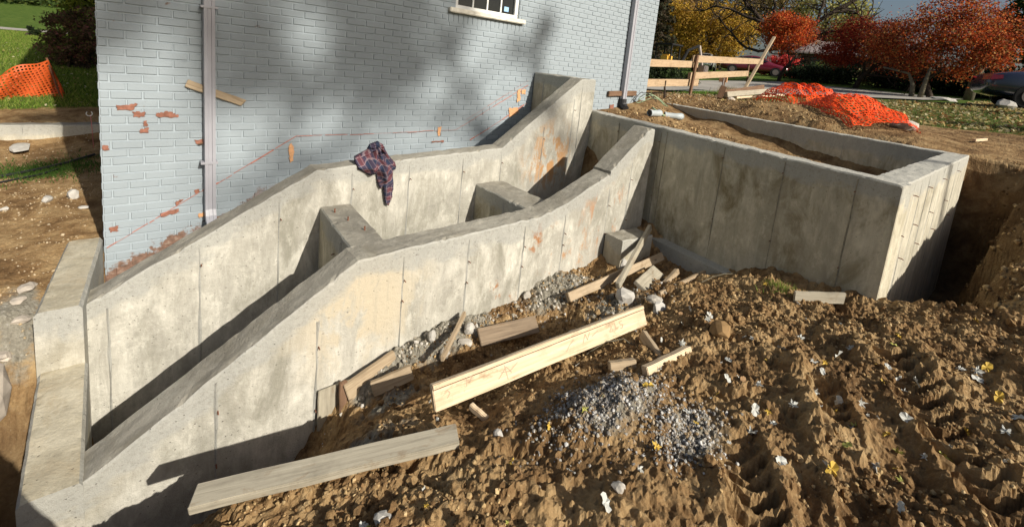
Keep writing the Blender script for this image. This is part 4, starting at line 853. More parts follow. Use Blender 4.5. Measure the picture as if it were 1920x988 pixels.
# ---------------------------------------------------------------- plaid shirt over the rear wall
def shirt():
    # outline on the wall (x, z)
    O = np.array([[1.528, -1.156], [1.544, -1.11], [1.657, -1.054], [1.679, -1.007], [1.752, -0.981], [1.8, -1.013], [1.846, -1.089], [1.888, -1.162], [1.892, -1.224], [1.872, -1.242], [1.874, -1.36], [1.862, -1.497], [1.84, -1.571], [1.812, -1.547], [1.791, -1.452], [1.774, -1.349], [1.757, -1.403], [1.729, -1.35], [1.708, -1.253], [1.644, -1.263], [1.544, -1.201]])
    x0, z0 = O.min(0)-.01; x1, z1 = O.max(0)+.01; h = .006
    gx_ = np.arange(x0, x1, h); gz_ = np.arange(z0, z1, h); X, Z = np.meshgrid(gx_, gz_, indexing='ij')
    ins = np.zeros(X.shape, bool); D = np.full(X.shape, 9.)
    for (ax, az_), (bx_, bz_) in zip(O, np.roll(O, -1, 0)):
        c = ((az_ > Z) != (bz_ > Z)) & (X < (bx_-ax)*(Z-az_)/(bz_-az_+1e-12)+ax); ins ^= c
        t = np.clip(((X-ax)*(bx_-ax)+(Z-az_)*(bz_-az_))/((bx_-ax)**2+(bz_-az_)**2), 0, 1); D = np.minimum(D, np.hypot(X-ax-t*(bx_-ax), Z-az_-t*(bz_-az_)))
    prof = np.sqrt(np.clip(D/.05, 0, 1)); 
    low = 1-sstep(-1.38, -1.28, Z)                                  # hanging sleeve
    th = .012+(.085*(1-low)+.042*low)*prof
    rad = np.arctan2(X-1.74, Z+1.02); fold = .5+.5*np.sin(rad*11+9*fbm(X*9, Z*9, 3, 31)+1.); fold = fold**1.5
    vf = .5+.5*np.sin(X*95+6*fbm(X*6, Z*6, 3, 33)+Z*10)
    d = th*(.55+.55*((1-low)*fold+low*vf))+.012*(fbm(X*30, Z*30, 3, 35)-.5)*prof
    up = sstep(-1.20, -1.10, Z)
    yb = -.955-.0*low+.10*up; Yf = yb-d-.020*low*(1-sstep(-1.5, -1.6, Z)*0)
    yb2 = np.where(up > .5, yb+.05*prof, yb)-.012*low
    V = []; F = []; UV = []; im = -np.ones(X.shape, int); ib = im.copy()
    for i in range(X.shape[0]):
        for j in range(X.shape[1]):
            if ins[i, j] or D[i, j] < h*.6:
                im[i, j] = len(V); V.append((X[i, j], Yf[i, j], Z[i, j])); w1 = .035*(fbm(np.array([X[i, j]*8]), np.array([Z[i, j]*8]), 2, 37)[0]-.5); ang = -.5*(1-low[i, j])
                u = (X[i, j]-1.7)*math.cos(ang)-(Z[i, j]+1.1)*math.sin(ang); v = (X[i, j]-1.7)*math.sin(ang)+(Z[i, j]+1.1)*math.cos(ang); UV.append((u+w1+d[i, j]*.4, v+w1+d[i, j]*.3, 0))
    for i in range(X.shape[0]):
        for j in range(X.shape[1]):
            if im[i, j] >= 0: ib[i, j] = len(V); V.append((X[i, j], yb2[i, j], Z[i, j])); UV.append(UV[im[i, j]])
    for i in range(X.shape[0]-1):
        for j in range(X.shape[1]-1):
            q = [(i, j), (i+1, j), (i+1, j+1), (i, j+1)]
            if all(im[a] >= 0 for a in q):
                F.append(tuple(im[a] for a in q)); F.append(tuple(ib[a] for a in q[::-1]))
    bd = {}
    for f in F[::2]:
        for a, b in zip(f, f[1:]+f[:1]): bd[(a, b)] = 1
    mp = {im[i, j]: ib[i, j] for i in range(X.shape[0]) for j in range(X.shape[1]) if im[i, j] >= 0}
    for (a, b) in list(bd):
        if (b, a) not in bd: F.append((b, a, mp[a], mp[b]))
    o = mk('plaid_shirt', V, F, M_PLAID, None, loc=(1.75, -.95, -1.15), smooth=True)
    at = o.data.attributes.new('puv', 'FLOAT_VECTOR', 'POINT'); at.data.foreach_set('vector', np.array(UV, np.float32).ravel())
    return meta(o, 'red and navy plaid shirt draped over the top of the concrete wall', 'shirt')
shirt()
# ---------------------------------------------------------------- cables, hose, pipes, string
def cable(name, P, r, mat, label, cat, n=6):
    V, F = tube(P, r, n); o = mk(name, V, F, mat, None, loc=P[0], smooth=True); return meta(o, label, cat)
def drape(P, k=14, lift=.01, wob=.03, s=0):
    P = np.array(P, float); L = np.concatenate([[0], np.cumsum(np.linalg.norm(np.diff(P, axis=0), axis=1))]); t = np.linspace(0, L[-1], k); X = np.interp(t, L, P[:, 0]); Y = np.interp(t, L, P[:, 1])
    X = X+wob*np.sin(t*3+s); return [(x, y, z+lift) for x, y, z in zip(X, Y, ground_h(X, Y))]
cable('garden_hose', drape([(-1.6, 1.9), (-1.02, 2.18), (-.66, 2.45), (-.33, 2.75)], 16, .02, .01), .016, M_BLACK, 'thicker black hose running to the house corner across the dirt', 'hose')
cable('garden_hose', drape([(-1.6, 1.65), (-1.0, 1.95), (-.75, 2.15), (-.62, 2.3)], 14, .02, .01), .009, M_BLACK, 'thinner black cord below the black hose', 'cord')
cable('plumb_string', [(-.345, 2.75, -1.72), (-.355, 2.75, -1.42), (-.362, 2.75, -1.30)], .004, M_PINK, 'pink string hanging from a white hook at the house corner', 'string')
a = np.linspace(.6, 5.6, 14); cable('hook', [(-.372+.028*math.sin(t), 2.75, -1.285+.028*math.cos(t)) for t in a], .006, M_WHITE, 'white open ring hook above the pink string', 'hook')
cs = root('electrical_cable', (6.95, -.25, -.62), 'tangle of pale green cables by the house corner', 'cable')
for i in range(4):
    P = []
    for t in np.linspace(0, 1, 18): P.append((6.78+.28*t+.10*math.sin(t*6+i*1.3)+.05*i, -.06-.30*t*t-.05*i*t, -.62+.20*math.sin(t*3.0)*(1-.25*i)+.04*math.sin(t*9+i)))
    V, F = tube(P, .007, 5); mk('cable_strand', V, F, M_WIRE if i else M_BLACK, cs, smooth=True)
P = [(6.95-.02*k, -.35-.06*k, gz(6.95-.02*k, -.35-.06*k)+.02) for k in range(6)]; V, F = tube(P, .02, 6); mk('cable_strand', V, F, M_WIRE, cs, smooth=True)
def elbow(p, a, label):
    r = root('drain_pipe', (p[0], p[1], gz(p[0], p[1])+.055), label, 'pipe'); c, s = math.cos(a), math.sin(a); b = Vector(r.location)
    P = [b+Vector((c*t, s*t, 0)) for t in (-.20, -.10, 0.)]+[b+Vector((c*(.0+.10*math.sin(q))-s*.10*(1-math.cos(q))*1, s*(.0+.10*math.sin(q))+c*.10*(1-math.cos(q)), .0)) for q in (.3, .6, .9, 1.2)]
    V, F = tube(P, [.052]*3+[.058]*4, 14, False); V2, F2 = tube(P, [.044]*3+[.05]*4, 14, False); V, F = join([(V, F), (V2, [f[::-1] for f in F2])]); mk('pipe_body', V, F, M_PVC, r, smooth=True)
    for q, d in ((P[0], (P[0]-P[1]).normalized()), (P[-1], (P[-1]-P[-2]).normalized())):
        V, F = tube([q-d*.015, q-d*.012], [.049, .049], 14); mk('pipe_mouth', V, F, M_BLACK, r)
        V, F = tube([q-d*.03, q], [.060, .060], 14, False); mk('pipe_collar', V, F, M_PVC, r, smooth=True)
elbow((6.70, -.62), -.15, 'left white drain pipe elbow lying on the soil in the box'); elbow((7.12, -.72), -.75, 'right white drain pipe elbow lying on the soil in the box')
# ---------------------------------------------------------------- orange netting
def net(name, surf, nu, nv, mat, label, wr=.25, loc=None):
    """strips of a plastic mesh over surf(u, v)->xyz arrays"""
    V = []; F = []
    def strip(U, Vv, du, dv):
        A = surf(U-du, Vv-dv); B = surf(U+du, Vv+dv); b = len(V)
        V.extend(A.tolist()); V.extend(B.tolist()); n = len(U)
        for i in range(n-1): F.append((b+i, b+i+1, b+n+i+1, b+n+i))
    for i in range(nu+1): v = np.linspace(0, 1, nv*2+1); strip(np.full_like(v, i/nu), v, wr/nu*.5, 0)
    for j in range(nv+1): u = np.linspace(0, 1, nu*2+1); strip(u, np.full_like(u, j/nv), 0, wr/nv*.5)
    o = mk(name, V, F, mat, None, loc=loc); return meta(o, label, 'netting')
def heap(u, v):
    u = np.asarray(u, float); v = np.asarray(v, float)
    s = u; x = 12.9-3.6*s+.35*np.sin(s*5); y = -.35-2.85*s
    nx_, ny_ = .62, -.78; w = (v-.5)*(1.5-.4*s)+.22*(fbm(u*7, v*5, 3, 51)-.5)*2
    x = x+nx_*w+.2*(fbm(u*9+3, v*6, 3, 52)-.5); y = y+ny_*w+.2*(fbm(u*8, v*6+7, 3, 53)-.5)
    prof = np.sin(np.clip(v, 0, 1)*math.pi)**.6
    h = (.52*np.exp(-((s-.17)/.17)**2)+.08+.28*np.exp(-((s-.72)/.20)**2))*prof*(.62+.75*fbm(u*11, v*7, 3, 54))
    return np.stack([x, y, ground_h(x, y)+.03+h], 1)
net('orange_netting', heap, 74, 34, M_NET, 'crumpled bright orange safety netting heaped on the dirt and lawn', .34, (11, -2, -.5))
lf = root('orange_barrier', (-.82, 5.2, -1.45), 'dull orange netting barrier on the lawn left of the house', 'netting')
def sheet(x0, o):
    def f(u, v):
        u = np.asarray(u, float); v = np.asarray(v, float); x = -.80-.15*v-1.9*u; y = 5.2+o+.12*np.sin(u*9+v*3+o*9)+.05*np.sin(u*26+v*5)+.05*v; zb = -1.43-.56*u+.03*np.sin(u*14); zt = -.84-1.0*u-.05*np.sin(u*11+o*20)-.03*np.sin(u*23)
        return np.stack([x, y, zb+(zt-zb)*v-.05*o], 1)
    return f
def netpart(surf, nu, nv, mat, par, wr):
    o = net('net_sheet', surf, nu, nv, mat, None, wr, (0, 0, 0)); 
    del o['category']
    o.parent = par; o.location = -Vector(par.location); return o
netpart(sheet(0, 0), 46, 13, M_NET2, lf, .42); netpart(sheet(0, .16), 46, 13, M_NET2, lf, .42)
V, F = tube([(-.80, 5.24, -1.55), (-.965, 5.26, -.80)], .014, 6); mk('post', V, F, M_RUSTM, lf)
# ---------------------------------------------------------------- plank barricade
bc = root('plank_barricade', (10.24, .82, -.6), 'rough barricade of new pine boards nailed to slanted stakes beyond the house', 'barricade')
board('post', (10.23, .79, -.75), (10.33, .80, .45), .09, .05, (1, .1, 0), M_WDARK, parent=bc)
def rail(A, B, w, lab=None):
    o = board('rail', A, B, w, .04, (0, 0, 1), M_WRAIL, parent=bc)
    if lab: o['label'] = lab
rail((7.9, .63, .10), (10.62, .92, .235), .155); rail((8.0, .64, -.305), (10.85, .96, -.20), .16); rail((10.24, .86, .35), (15.9, 1.52, .665), .17); rail((10.25, .90, -.06), (14.6, 1.38, .215), .165)
board('post', (14.1, 1.27, -.5), (16.6, 1.57, 1.54), .085, .06, (0, 1, 0), M_WTAN, parent=bc); board('post', (14.98, 1.46, -.6), (14.71, 1.46, .69), .06, .04, (1, 0, 0), M_WDARK, parent=bc)
V, F = tube([(12.46, 1.08, -.75), (12.45, 1.08, -.02)], .022, 6); meta(mk('metal_stake', V, F, M_STEEL, None, loc=(12.46, 1.08, -.6)), 'thin grey stake standing in the grass behind the barricade', 'stake')
V, F = tube([(9.05, .72, -.6), (9.02, .74, -.35), (9.0, .72, -.22)], [.03, .022, .015], 6); meta(mk('stump', V, F, M_BARK, None, loc=(9.05, .72, -.6)), 'thin dark broken stem on the dirt mound by the house', 'stem')
for i, (A, B, w, t, m, lab) in enumerate([((11.35, .45, -.42), (13.6, .2, -.22), .13, .10, M_WGREY, 'grey timber end on top of the pile before the netting'), ((11.5, .25, -.47), (13.7, -.05, -.30), .05, .04, M_WNEW, 'thin pale lath beside the grey timber pile'), ((11.25, .55, -.52), (11.3, .50, -.22), .14, .05, M_WDARK, 'short dark board end standing at the timber pile'), ((11.7, .75, -.42), (14.2, .7, -.15), .14, .06, M_WDARK, 'dark plank leaning behind the timber pile'), ((14.2, -2.0, -.42), (12.6, -2.25, -.45), .16, .07, M_WDARK, 'dark plank lying on the lawn behind the orange netting'), ((9.35, -2.75, -.50), (10.15, -2.45, -.44), .09, .04, M_WTAN, 'tan stake end poking from under the orange netting')]):
    board('timber', A, B, w, t, (0, .2, 1), m, lab, 'timber')
board('wood_stick', (9.9, -4.1, -.62), (10.3, -4.2, -.60), .04, .03, (0, 0, 1), M_WNEW, 'small pale offcut on the dirt near the end of the netting', 'wood piece')
# ---------------------------------------------------------------- low concrete curb left of the house
cw = wall('curb_wall', (-2.6, 3.62), (-.17, 3.58), (0, .18), [(0, -1.565), (2.5, -1.565)], -2.2, M_BOX, M_TOP, None, seed=31); cw.data.materials[0] = M_SIDE
meta(cw, 'low concrete curb wall across the dirt left of the house', 'wall')
for x in (-1.05, -.62, -.44): 
    o = seam(cw, x, 3.60, -1.9, -1.58, (0, -1), M_CON); o.name = 'form_seam'
# ---------------------------------------------------------------- drive and path
def sheet_on_ground(name, P, mat, lift, res=.5):
    P = np.array(P, float); x0, y0 = P.min(0); x1, y1 = P.max(0); xs_ = np.arange(x0, x1+res, res); ys_ = np.arange(y0, y1+res, res); X, Y = np.meshgrid(xs_, ys_, indexing='ij')
    bm = bmesh.new(); vs = [bm.verts.new((a, b, 0)) for a, b in P]; bm.faces.new(vs)
    for k in xs_[1:-1]: bmesh.ops.bisect_plane(bm, geom=bm.verts[:]+bm.edges[:]+bm.faces[:], plane_co=(k, 0, 0), plane_no=(1, 0, 0))
    for k in ys_[1:-1]: bmesh.ops.bisect_plane(bm, geom=bm.verts[:]+bm.edges[:]+bm.faces[:], plane_co=(0, k, 0), plane_no=(0, 1, 0))
    co = np.array([v.co[:] for v in bm.verts]); z = ground_h(co[:, 0], co[:, 1])+lift
    for v, q in zip(bm.verts, z): v.co.z = q
    me = bpy.data.meshes.new(name); bm.to_mesh(me); bm.free(); me.materials.append(mat); return meta(link(name, me), kind='structure')
sheet_on_ground('driveway', [(9.6, 7.0), (12.2, 3.6), (14.8, 2.2), (17.5, .4), (20.2, -2.0), (24.5, -2.6), (26.5, .5), (28, 5.2), (24, 7.2), (17, 8.2), (12, 10)], M_ROAD, .05)
sheet_on_ground('path', [(-14, 16.6), (-1.2, 17.2), (-1.2, 18.1), (-14, 17.6)], M_ROAD, .03, .8)
# ---------------------------------------------------------------- trees
def leaves_cloud(C_, n, size, pal_, seed, flat=.0, clumps=60, spread=.22, gap=.0, up=.35):
    """n small leaf quads gathered in clumps through the ellipsoids C_ = [(centre, radii)...]"""
    r = np.random.default_rng(seed); P = []; K = []
    cc = []
    vol = np.array([np.prod(q[1]) for q in C_]); vol = vol/vol.sum()
    for (c, rad), w in zip(C_, vol):
        m = max(4, int(clumps*w)); d = r.normal(size=(m, 3)); d /= np.linalg.norm(d, axis=1)[:, None]; q = (.35+.65*r.random((m, 1))**.5); cc.append((np.array(c)+d*q*np.array(rad), np.full(m, float(np.mean(rad)))))
    cen = np.concatenate([a for a, b in cc]); rr = np.concatenate([b for a, b in cc])
    k = r.integers(0, len(cen), n); d = r.normal(size=(n, 3))*spread*rr[k][:, None]; d[:, 2] *= .8; P = cen[k]+d
    tone = (.65+.6*r.random(len(cen)))[k]
    nrm = r.normal(size=(n, 3)); nrm[:, 2] += up; nrm /= np.linalg.norm(nrm, axis=1)[:, None]; a = np.cross(nrm, r.normal(size=(n, 3))); a /= np.linalg.norm(a, axis=1)[:, None]; b = np.cross(nrm, a)
    s = size*(.6+.8*r.random((n, 1))); V = np.stack([P-a*s, P-b*s*.55, P+a*s, P+b*s*.55], 1).reshape(-1, 3); F = np.arange(n*4).reshape(n, 4)
    pc = np.array(pal_)[r.integers(0, len(pal_), n)]*tone[:, None]*(.8+.4*r.random((n, 1)))
    return V, F, np.repeat(np.clip(pc, 0, 1), 4, axis=0)
def limbs(base, h, r0, seed, spread=.5, lv=3, lean=(0, 0), first=.35, nb=5, wig=.12):
    r = np.random.default_rng(seed); parts = []
    def grow_(p, d, L, rad, lev):
        n = 6; P = [p]; q = np.array(p, float); dd = np.array(d, float)
        for i in range(n):
            dd = dd+r.normal(size=3)*wig; dd /= np.linalg.norm(dd); q = q+dd*L/n; P.append(q.copy())
        R = np.linspace(rad, rad*(.55 if lev else .5), n+1); parts.append(tube(P, R, 7 if lev == 0 else 5, False))
        if lev < lv:
            for k in range(nb if lev == 0 else 3):
                t = int(n*(first+(1-first)*r.random())) if lev == 0 else int(n*(.4+.6*r.random())); t = min(max(t, 1), n)
                ax = r.normal(size=3); ax -= dd*(ax@dd); ax /= np.linalg.norm(ax)+1e-6; nd = dd*(1-spread*.6)+ax*spread+np.array((0, 0, .12)); nd /= np.linalg.norm(nd)
                grow_(P[t], nd, L*(.55+.25*r.random()), R[t]*.62, lev+1)
    grow_(base, (lean[0], lean[1], 1), h, r0, 0); return join(parts)
def tree(name, x, y, label, group, trunk, crown, seed, bark=M_BARK, cat='tree'):
    z = gz(x, y)-.1; r = root(name, (x, y, z), label, cat, group); V, F = limbs((x, y, z), *trunk, seed=seed) if not isinstance(trunk, dict) else limbs((x, y, z), seed=seed, **trunk)
    mk('trunk', V, F, bark, r, smooth=True)
    if crown: V, F, c = crown; fast('crown', V, F, M_LEAF, r, False, c)
    return r
RED = [(.58, .085, .02), (.66, .13, .025), (.45, .05, .016), (.72, .20, .045), (.32, .04, .016), (.55, .24, .06), (.18, .03, .012)]
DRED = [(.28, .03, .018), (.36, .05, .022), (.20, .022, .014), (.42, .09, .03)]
ORB = [(.58, .12, .028), (.46, .08, .02), (.33, .05, .018), (.62, .22, .07), (.25, .07, .02), (.20, .035, .015), (.44, .26, .08), (.12, .04, .02)]
YEL = [(.46, .28, .03), (.55, .36, .05), (.36, .22, .03), (.42, .24, .05), (.28, .19, .03)]
OLV = [(.20, .16, .05), (.26, .20, .07), (.15, .13, .04), (.30, .20, .08), (.12, .11, .035)]
TAN = [(.34, .22, .10), (.28, .18, .08), (.40, .26, .11), (.22, .15, .06)]
GRN = [(.045, .075, .018), (.07, .11, .025), (.03, .055, .014), (.10, .13, .03)]
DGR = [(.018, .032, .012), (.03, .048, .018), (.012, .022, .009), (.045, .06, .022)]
LIM = [(.20, .24, .03), (.26, .28, .04), (.13, .17, .03)]
GT = 'autumn trees beyond the driveway'
tree('red_tree', 29.2, 5.7, 'small round orange-red tree standing beside the pine barricade pole', GT, dict(h=1.9, r0=.11, spread=.7, lv=3, first=.5), leaves_cloud([((29.2, 5.7, 3.05), (1.25, 1.25, 1.1)), ((28.9, 5.4, 3.6), (.8, .8, .65))], 17000, .045, RED, 61, clumps=110, spread=.20), 61)
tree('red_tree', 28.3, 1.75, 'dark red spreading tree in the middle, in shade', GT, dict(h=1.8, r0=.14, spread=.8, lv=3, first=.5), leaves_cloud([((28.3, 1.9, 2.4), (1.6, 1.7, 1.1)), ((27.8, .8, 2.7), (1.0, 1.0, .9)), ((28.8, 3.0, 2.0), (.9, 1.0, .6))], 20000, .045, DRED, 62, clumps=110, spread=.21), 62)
tree('red_tree', 23.9, -1.75, 'largest rust-red tree at the right, full round crown', GT, dict(h=1.7, r0=.12, spread=.8, lv=3, first=.5), leaves_cloud([((23.9, -1.9, 2.3), (1.6, 1.7, 1.3)), ((23.5, -2.5, 2.7), (1.1, 1.1, .95)), ((24.5, -.5, 2.2), (1.3, 1.3, .95)), ((23.8, -1.7, 3.3), (.9, .9, .7)), ((24.0, -3.2, 2.6), (.9, .9, .8)), ((24.2, -2.8, 1.7), (.9, .9, .7)), ((24.0, -1.6, 1.5), (1.3, 1.5, .6))], 30000, .042, ORB, 63, clumps=150, spread=.20), 63)
V, F = tube([(25.0, -2.66, 0), (25.03, -2.72, .9), (25.05, -2.8, 1.6), (25.1, -2.85, 2.4)], [.17, .15, .13, .10], 9); meta(mk('tree_trunk', V, F, M_PBARK, None, loc=(25, -2.66, .1), smooth=True), 'thick leaning pale trunk below the largest rust-red tree', 'tree trunk')
for i, P in enumerate([[(23.3, -1.25, -.1), (23.35, -1.2, .5), (23.4, -1.0, .95), (23.2, -.2, 1.12)], [(23.2, -1.5, -.1), (23.2, -1.55, .55), (23.1, -1.62, 1.2)]]):
    V, F = tube(P, [.10, .075, .05, .03][:len(P)], 7); meta(mk('tree_trunk', V, F, M_PBARK, None, loc=P[0], smooth=True), ['crooked pale trunk with a side limb under the rust-red tree', 'thin whitish stem beside the crooked pale trunk'][i], 'tree trunk')
tree('yellow_tree', 39.6, 16.7, 'golden yellow tree behind the barricade at the house corner', GT, dict(h=3.2, r0=.28, spread=.8, lv=3, lean=(.3, -.2)), leaves_cloud([((39.6, 16.7, 4.2), (3.6, 3.6, 2.6)), ((38.0, 18.6, 4.6), (2.4, 2.6, 2.2)), ((41, 14.8, 3.6), (2.6, 2.6, 2.0))], 22000, .11, YEL, 64, clumps=140, spread=.17), 64)
tree('brown_tree', 42.5, 22.5, 'tall tan brown tree behind the golden one', GT, dict(h=6, r0=.35, spread=.7, lv=3), leaves_cloud([((42.5, 22.5, 7.5), (4.2, 4.2, 3.6)), ((41, 20.5, 5.6), (2.6, 2.6, 2.2))], 15000, .14, TAN, 65, clumps=110, spread=.19), 65)
tree('olive_tree', 49, 19.0, 'tall olive tree rising right of the golden tree', GT, dict(h=7, r0=.35, spread=.7, lv=3), leaves_cloud([((49, 19, 8.0), (4.6, 4.6, 4.2)), ((50, 15.5, 6.5), (3.2, 3.2, 3.0))], 13000, .15, OLV, 66, clumps=120, spread=.18), 66)
tree('olive_tree', 54, 10.5, 'sparse yellow-green tree behind the bare limbs', GT, dict(h=7, r0=.3, spread=.7, lv=3), leaves_cloud([((54, 11.2, 7.6), (3.4, 3.4, 3.4)), ((54, 9.5, 5.6), (2.2, 2.4, 2.2))], 7000, .14, [(.34, .33, .10), (.26, .26, .07), (.42, .38, .14)], 67, clumps=90, spread=.16), 67)
# the big bare tree
bt = root('bare_tree', (38.6, 9.3, gz(38.6, 9.3)-.1), 'big bare dark tree with wide forking limbs behind the orange-red tree', 'tree', GT); parts = []
b0 = np.array((38.6, 9.3, .7))
MAIN = [[(37.41, 8.05, 0.94), (37.64, 8.62, 2.51), (37.82, 9.27, 3.78)], [(37.18, 8.7, 3.05), (37.88, 7.92, 3.81), (38.5, 7.3, 4.79), (39.16, 6.49, 5.67), (39.86, 5.41, 6.65), (40.46, 4.66, 7.64)], [(37.24, 8.55, 2.48), (38.03, 7.46, 3.38), (38.62, 6.88, 3.77), (39.22, 6.29, 4.42)], [(37.08, 8.98, 3.62), (37.01, 10.26, 4.63), (36.87, 11.62, 5.99), (36.79, 12.75, 7.46)], [(37.11, 8.91, 3.55), (37.25, 9.66, 5.01), (37.52, 10.07, 6.84)], [(36.64, 10.11, 4.58), (36.28, 11.95, 5.34), (35.94, 13.57, 5.82), (35.7, 14.88, 5.56)], [(37.73, 7.06, 4.69), (38.21, 6.87, 6.07), (38.57, 7.08, 7.26)], [(37.17, 8.73, 2.85), (36.97, 10.36, 2.56), (36.92, 11.5, 2.8), (36.9, 12.51, 3.85), (36.82, 13.59, 4.77)], [(38.0, 6.16, 5.5), (38.69, 5.17, 5.73), (39.26, 4.51, 5.07)]]
RR = [.34, .21, .16, .22, .17, .13, .11, .13, .08]
rb = np.random.default_rng(71)
for P, R in zip(MAIN, RR):
    P = np.array(P); t = np.linspace(0, 1, len(P)); u = np.linspace(0, 1, 10); Q = np.stack([np.interp(u, t, P[:, k]) for k in range(3)], 1)+rb.normal(size=(10, 3))*.05; Q[0] = P[0]; parts.append(tube(Q, np.linspace(R, R*.4, 10), 7, False))
    for k in range(9):
        i = int(rb.integers(3, 10)); d = rb.normal(size=3); d[2] = abs(d[2])*.6+.15; d /= np.linalg.norm(d); L = .8+1.6*rb.random(); q = Q[i].copy(); S = [q.copy()]
        for _ in range(6): d = d+rb.normal(size=3)*.3; d /= np.linalg.norm(d); q = q+d*L/6; S.append(q.copy())
        parts.append(tube(S, np.linspace(.06, .02, 7), 5, False))
        for m in range(5):
            d2 = d+rb.normal(size=3)*.8; d2 /= np.linalg.norm(d2); q2 = S[int(rb.integers(2, 7))].copy(); S2 = [q2.copy()]
            for _ in range(4): d2 = d2+rb.normal(size=3)*.3; d2 /= np.linalg.norm(d2); q2 = q2+d2*.25; S2.append(q2.copy())
            parts.append(tube(S2, np.linspace(.028, .012, 5), 4, False))
V, F = join(parts); mk('trunk', V, F, M_BARK, bt, smooth=True)
def conifer(x, y, h, w, label, pal_, seed, n=9000, group=None, size=.13, low=.05):
    z = gz(x, y)-.1; r = root('evergreen_tree', (x, y, z), label, 'tree', group); V, F = tube([(x, y, z), (x, y, z+h*.5), (x, y, z+h*.95)], [h*.022, h*.014, .02], 7); mk('trunk', V, F, M_BARK, r)
    q = np.random.default_rng(seed); t = q.random(n)**.8; whorl = np.floor(t*14)/14+.03*q.random(n); tt = np.clip(low+(1-low)*whorl, 0, 1); a = q.random(n)*6.283; br = np.floor(a*9/6.283)/9*6.283+tt*11+q.normal(size=n)*.16
    rad = w*(1-tt)**.8*(.25+.75*np.sqrt(q.random(n)))*(.75+.5*vnoise(br*2, whorl*20, seed)); P = np.stack([x+rad*np.cos(br), y+rad*np.sin(br), z+h*tt-.28*rad+q.normal(size=n)*.09], 1)
    nr = q.normal(size=(n, 3)); nr[:, 2] += 1.2; nr /= np.linalg.norm(nr, axis=1)[:, None]; A = np.cross(nr, q.normal(size=(n, 3))); A /= np.linalg.norm(A, axis=1)[:, None]; B = np.cross(nr, A); s = size*(.6+.8*q.random((n, 1)))
    V = np.stack([P-A*s, P-B*s*.5, P+A*s, P+B*s*.5], 1).reshape(-1, 3); c = np.array(pal_)[q.integers(0, len(pal_), n)]*(.7+.6*q.random((n, 1)))
    fast('crown', V, np.arange(n*4).reshape(n, 4), M_LEAF, r, False, np.repeat(np.clip(c, 0, 1), 4, 0)); return r
conifer(31.5, -4.2, 8.5, 3.0, 'tall green spruce at the right edge behind the rust-red tree', GRN, 81, 12000)
conifer(28.5, -6.3, 9.5, 3.2, 'darkest spruce at the right frame edge above the navy car', DGR, 82, 12000)
conifer(25.5, 12.6, 8.5, 2.3, 'dark brown-green evergreen close behind the house corner', [(.05, .045, .025), (.035, .04, .02), (.07, .05, .03)], 84, 11000)
def shrub(name, blobs, n, size, pal_, seed, label, cat='shrub', group=None, spread=.2, clumps=50):
    c = np.array(blobs[0][0]); z = gz(c[0], c[1])-.05; r = root(name, (c[0], c[1], z), label, cat, group); rq = np.random.default_rng(seed); parts = []
    for (p, rad) in blobs:
        for k in range(5):
            e = np.array(p)+rq.normal(size=3)*np.array(rad)*.5; b = np.array((p[0]+rq.normal()*.1, p[1]+rq.normal()*.1, gz(p[0], p[1])-.05)); parts.append(tube([b, (b+e)/2+rq.normal(size=3)*.05, e], [.03, .02, .008], 5, False))
    V, F = join(parts); mk('stem', V, F, M_BARK, r); V, F, col = leaves_cloud(blobs, n, size, pal_, seed, clumps=clumps, spread=spread); fast('foliage', V, F, M_LEAF, r, False, col); return r
def on(x, y, dz): return (x, y, gz(x, y)+dz)
shrub('hedge', [(on(17.2, 5.9, .32), (1.0, 1.0, .5)), (on(15.9, 6.6, .34), (.9, .9, .5)), (on(17.6, 5.0, .22), (.5, .5, .35))], 9000, .05, DGR+GRN[:1], 91, 'dark green hedge seen between the barricade boards', clumps=80)
shrub('red_bush', [(on(35.9, 8.0, .7), (.9, 1.0, .75)), (on(35.5, 7.2, .6), (.8, .8, .6)), (on(36.3, 8.9, .6), (.7, .7, .6))], 7000, .07, [(.60, .05, .05), (.45, .03, .045), (.66, .12, .08)], 92, 'bright crimson bush under the orange-red tree')
shrub('green_bush', [(on(38.5, 6.0, .5), (.9, .9, .6)), (on(38.3, 5.4, .4), (.6, .6, .45))], 3500, .07, [(.16, .22, .04), (.10, .15, .03), (.22, .26, .06)], 93, 'sunlit green bush in front of the low brick house')
shrub('dry_bush', [(on(32.3, 2.0, .5), (.5, .6, .6)), (on(32.2, 1.3, .35), (.5, .5, .4))], 2500, .06, [(.28, .19, .08), (.20, .14, .06), (.36, .26, .12)], 94, 'dry tan bush in the shade under the dark red tree')
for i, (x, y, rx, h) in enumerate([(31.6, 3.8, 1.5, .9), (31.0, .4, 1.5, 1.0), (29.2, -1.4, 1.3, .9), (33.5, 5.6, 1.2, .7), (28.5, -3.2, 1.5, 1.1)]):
    shrub('hedge', [(on(x, y, h*.5), (rx, rx, h*.6))], 4500, .07, DGR, 95+i, ['near black hedge below the low brick house', 'near black hedge under the dark red tree', 'near black hedge left of the rust-red tree', 'dark clump of shrubs beneath the chimney end of the far house', 'black shrub mass behind the navy car'][i], group='dark hedges beyond the lawn', clumps=70)
